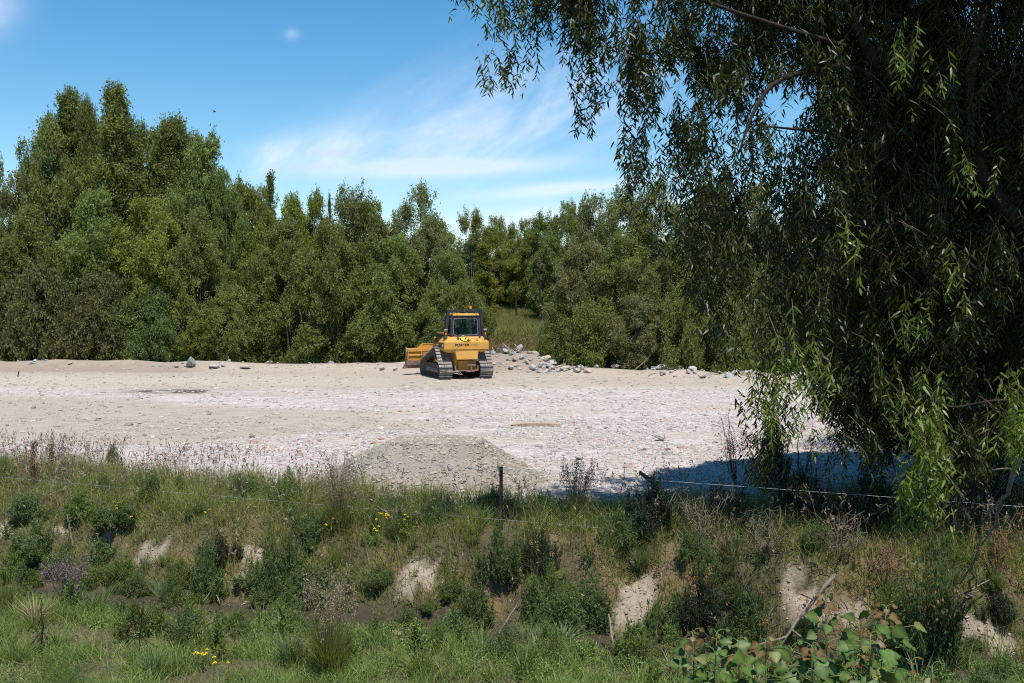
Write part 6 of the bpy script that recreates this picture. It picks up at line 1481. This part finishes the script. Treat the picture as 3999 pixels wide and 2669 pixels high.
# ------------------------------------------------------------------ fennel
fp = at(290, 2600, 8.5); fz = H1(fp[0], fp[1]); root = empty('fennel', (fp[0], fp[1], fz)); hf = fp[2]-fz
fm = leaf_mat('fennel_green', (.075, .15, .025), (.13, .23, .045), .6, .4); parts, fr = [], []
for q in range(16):
    a_ = random.uniform(0, 6.28); e_ = np.array([math.cos(a_)*random.uniform(.1, .5), math.sin(a_)*.3*random.random(), hf*random.uniform(.6, 1.15)]); Q = bez((0, 0, 0), e_*np.array([.2, .2, .6]), e_, 8); parts.append(tube(Q, np.linspace(.009, .003, 8), 5))
    n_ = 700; j = rng.integers(3, 8, n_); P = Q[j]+rng.normal(size=(n_, 3))*.085; fr.append(kites(P, nrm(P-Q[j]+np.array([0, 0, .04])+rng.normal(size=P.shape)*.03), .07, .0028, rng.random(n_)))
V, F, _ = cat_geo(parts); link('stems', mk('fennel_stems', V, F, mat=plain('fennel_stem', (.22, .30, .06), .5)), parent=root)
V, F, r_ = cat_geo(fr); link('fronds', mk('fennel_fronds', V, F, rnd=r_, mat=fm), parent=root); put(root, 'feathery bright green fennel blurring into the bottom left corner', 'plant')
# ------------------------------------------------------------------ poplar shoots
pm, t = mat_new('poplar_leaves'); b = NB(t); r_ = b.attr('rnd').outputs['Fac']; c_ = b.attr('col').outputs['Color']
nz = b.noise(b.geo(), 30, 4); hsv = b.n('ShaderNodeHueSaturation'); b.l(c_, hsv.inputs['Color']); b.l(b.m('MULTIPLY_ADD', nz, .5, .75), hsv.inputs['Value'])
p = b.n('ShaderNodeBsdfPrincipled'); b.l(hsv.outputs[0], p.inputs['Base Color']); p.inputs['Roughness'].default_value = .48; p.inputs['Specular IOR Level'].default_value = .28
tr = b.n('ShaderNodeBsdfTranslucent'); b.l(hsv.outputs[0], tr.inputs['Color']); mx = b.n('ShaderNodeMixShader'); mx.inputs[0].default_value = .22; b.l(p.outputs[0], mx.inputs[1]); b.l(tr.outputs[0], mx.inputs[2])
o = b.n('ShaderNodeOutputMaterial'); b.l(mx.outputs[0], o.inputs[0])
OUTL = [(0, 0), (.18, -.05), (.40, .02), (.50, .18), (.49, .36), (.41, .54), (.29, .72), (.14, .88), (0, 1.02)]
def pop_leaf(P, D, N, size, col):
    """deltoid leaf: midrib, two curved halves with a wavy edge"""
    D = nrm(D); Sd = nrm(np.cross(D, N)); N = np.cross(Sd, D); k = len(OUTL); V = []; wv = random.uniform(0, 6); cup = random.uniform(.05, .28); bend = random.uniform(.05, .35)
    for sgn in (1, -1):
        for i, (u_, v_) in enumerate(OUTL):
            w_ = .035*math.sin(i*2.6+wv)*(u_ > 0); V.append(P+(Sd*u_*sgn+D*v_+N*(u_*cup+w_-bend*v_*v_))*size)
    for i, (u_, v_) in enumerate(OUTL): V.append(P+(D*max(0, v_)+N*(-bend*v_*v_))*size)
    V = np.array(V); F = []
    for s_ in (0, 1):
        o_ = s_*k
        for i in range(k-1):
            a_, c_, m0, m1 = o_+i, o_+i+1, 2*k+i, 2*k+i+1
            F += [[a_, c_, m1], [a_, m1, m0]] if s_ == 0 else [[c_, a_, m0], [c_, m0, m1]]
    C = np.repeat(np.array([col]), len(V), 0); C[2*k:] = C[2*k:]*.6+np.array([.22, .26, .06])*.4; return V, F, C
def poplar(px, pytop, Yd, base_dx, n_leaf, label, seed, red=.18, wide=.16, top_sz=.07):
    random.seed(seed); tp = at(px, pytop, Yd); bx0 = tp[0]+base_dx; z0 = H1(bx0, Yd); root = empty('poplar_sapling', (bx0, Yd, z0)); h_ = tp[2]-z0
    Q = bez((0, 0, -.05), (-base_dx*.3, 0, h_*.6), (-base_dx, 0, h_), 14); V, F, _ = tube(Q, np.linspace(.009, .003, 14), 6); 
    parts = [(V, F, .5)]; LV, LF, LC, off = [], [], [], 0
    for i in range(n_leaf):
        t_ = 1-(i/n_leaf)**1.1*.62; q = np.array([np.interp(t_, np.linspace(0, 1, 14), Q[:, j]) for j in range(3)]); a_ = i*2.4+random.uniform(-.4, .4)
        young = i < n_leaf*.16 or random.random() < red*.5
        sz = (.028 if i < 3 else .045 if young else random.uniform(.050, .082)); pl_ = random.uniform(.3, 1)*wide*(0.35 if young else 1)
        d_ = np.array([math.cos(a_), math.sin(a_)*.8, random.uniform(.1, .7)]); e_ = q+nrm(d_)*pl_; parts.append(tube(bez(q, q+nrm(d_)*pl_*.5+np.array([0, 0, .02]), e_, 5), .0022, 4))
        lt = random.random()
        col = np.array([.14, .042, .020])*random.uniform(.7, 1.2) if young and random.random() < .6 else (np.array([.038, .095, .012])*(.6+.8*lt) if random.random() > .10 else np.array([.12, .13, .030]))
        N_ = nrm(np.array([random.gauss(0, .5), -.55+random.gauss(0, .45), .75])); V, F, C = pop_leaf(e_, nrm(d_*np.array([1, 1, 0])+np.array([0, 0, random.uniform(-.9, .3)])), N_, sz*1.08, col)
        LV.append(V); LF.append(np.array(F)+off); LC.append(C); off += len(V)
    V, F, _ = cat_geo(parts); link('stem', mk('poplar_stem', V, F, smooth=True, mat=plain('poplar_stem', (.13, .16, .05), .6)), parent=root)
    LV, LF, LC = np.concatenate(LV), np.concatenate(LF), np.concatenate(LC)
    link('leaves', mk('poplar_leaves', LV, LF, rnd=np.zeros(len(LV)), col=LC, smooth=True, mat=pm), parent=root); return put(root, label, 'sapling')
for a_ in [(2705, 2470, 5.6, .03, 44, 'poplar shoot furthest left with a pale folded top leaf', 1), (2800, 2470, 5.3, -.03, 46, 'poplar shoot second from the left', 2), (2880, 2500, 5.5, .05, 40, 'small leaved poplar shoot third from the left', 3),
 (2990, 2500, 5.2, .02, 50, 'poplar shoot with a brown young leaf left of the tallest one', 4), (3090, 2530, 5.4, -.04, 50, 'bushy poplar shoot at the foot of the tallest one', 5), (3225, 2330, 5.2, .02, 60, 'tallest poplar shoot in front of the sandy bank', 6, .2, .14),
 (3170, 2520, 4.9, .02, 52, 'leafy poplar shoot in front of the tallest one', 7), (3330, 2530, 5.2, .03, 50, 'leafy poplar shoot between the two tallest ones', 8), (3462, 2372, 5.2, -.06, 56, 'second tallest poplar shoot with one big drooping leaf at right', 9, .25, .17),
 (3400, 2480, 4.9, .0, 54, 'poplar shoot crowding the second tallest one', 10), (3560, 2585, 5.1, .03, 22, 'short poplar shoot right of the second tallest one', 11, .5), (3640, 2600, 5.0, .02, 18, 'reddish short poplar shoot furthest right', 12, .9)]:
    poplar(*a_)
random.seed(5)
# ------------------------------------------------------------------ bird
bp_ = at(838, 437, 60); m_ = MB(); bird_root = None
bmb = bmesh.new(); bmesh.ops.create_uvsphere(bmb, u_segments=10, v_segments=8, radius=.5)
for v_ in bmb.verts: v_.co = Vector((v_.co.x*.30, v_.co.y*.08, v_.co.z*.08))
me = bpy.data.meshes.new('bird_body'); bmb.to_mesh(me); bmb.free()
bird = link('bird', me, plain('bird_feathers', (.03, .03, .035), .8)); bird.location = bp_; bird.rotation_euler = (0, -.3, .2); put(bird, 'tiny dark bird flying in the open sky right of the tall trees', 'bird')
m_.hexa([(-.05, .04, 0), (.07, .04, 0), (.07, .045, .01), (-.05, .045, .01)], [(-.10, .26, .08), (-.02, .26, .08), (-.02, .262, .09), (-.10, .262, .09)])
m_.hexa([(-.05, -.04, 0), (.07, -.04, 0), (.07, -.045, .01), (-.05, -.045, .01)], [(-.10, -.26, .08), (-.02, -.26, .08), (-.02, -.262, .09), (-.10, -.262, .09)]); m_.build('wings', me.materials[0], bird); bird.scale = (.7, .7, .7)
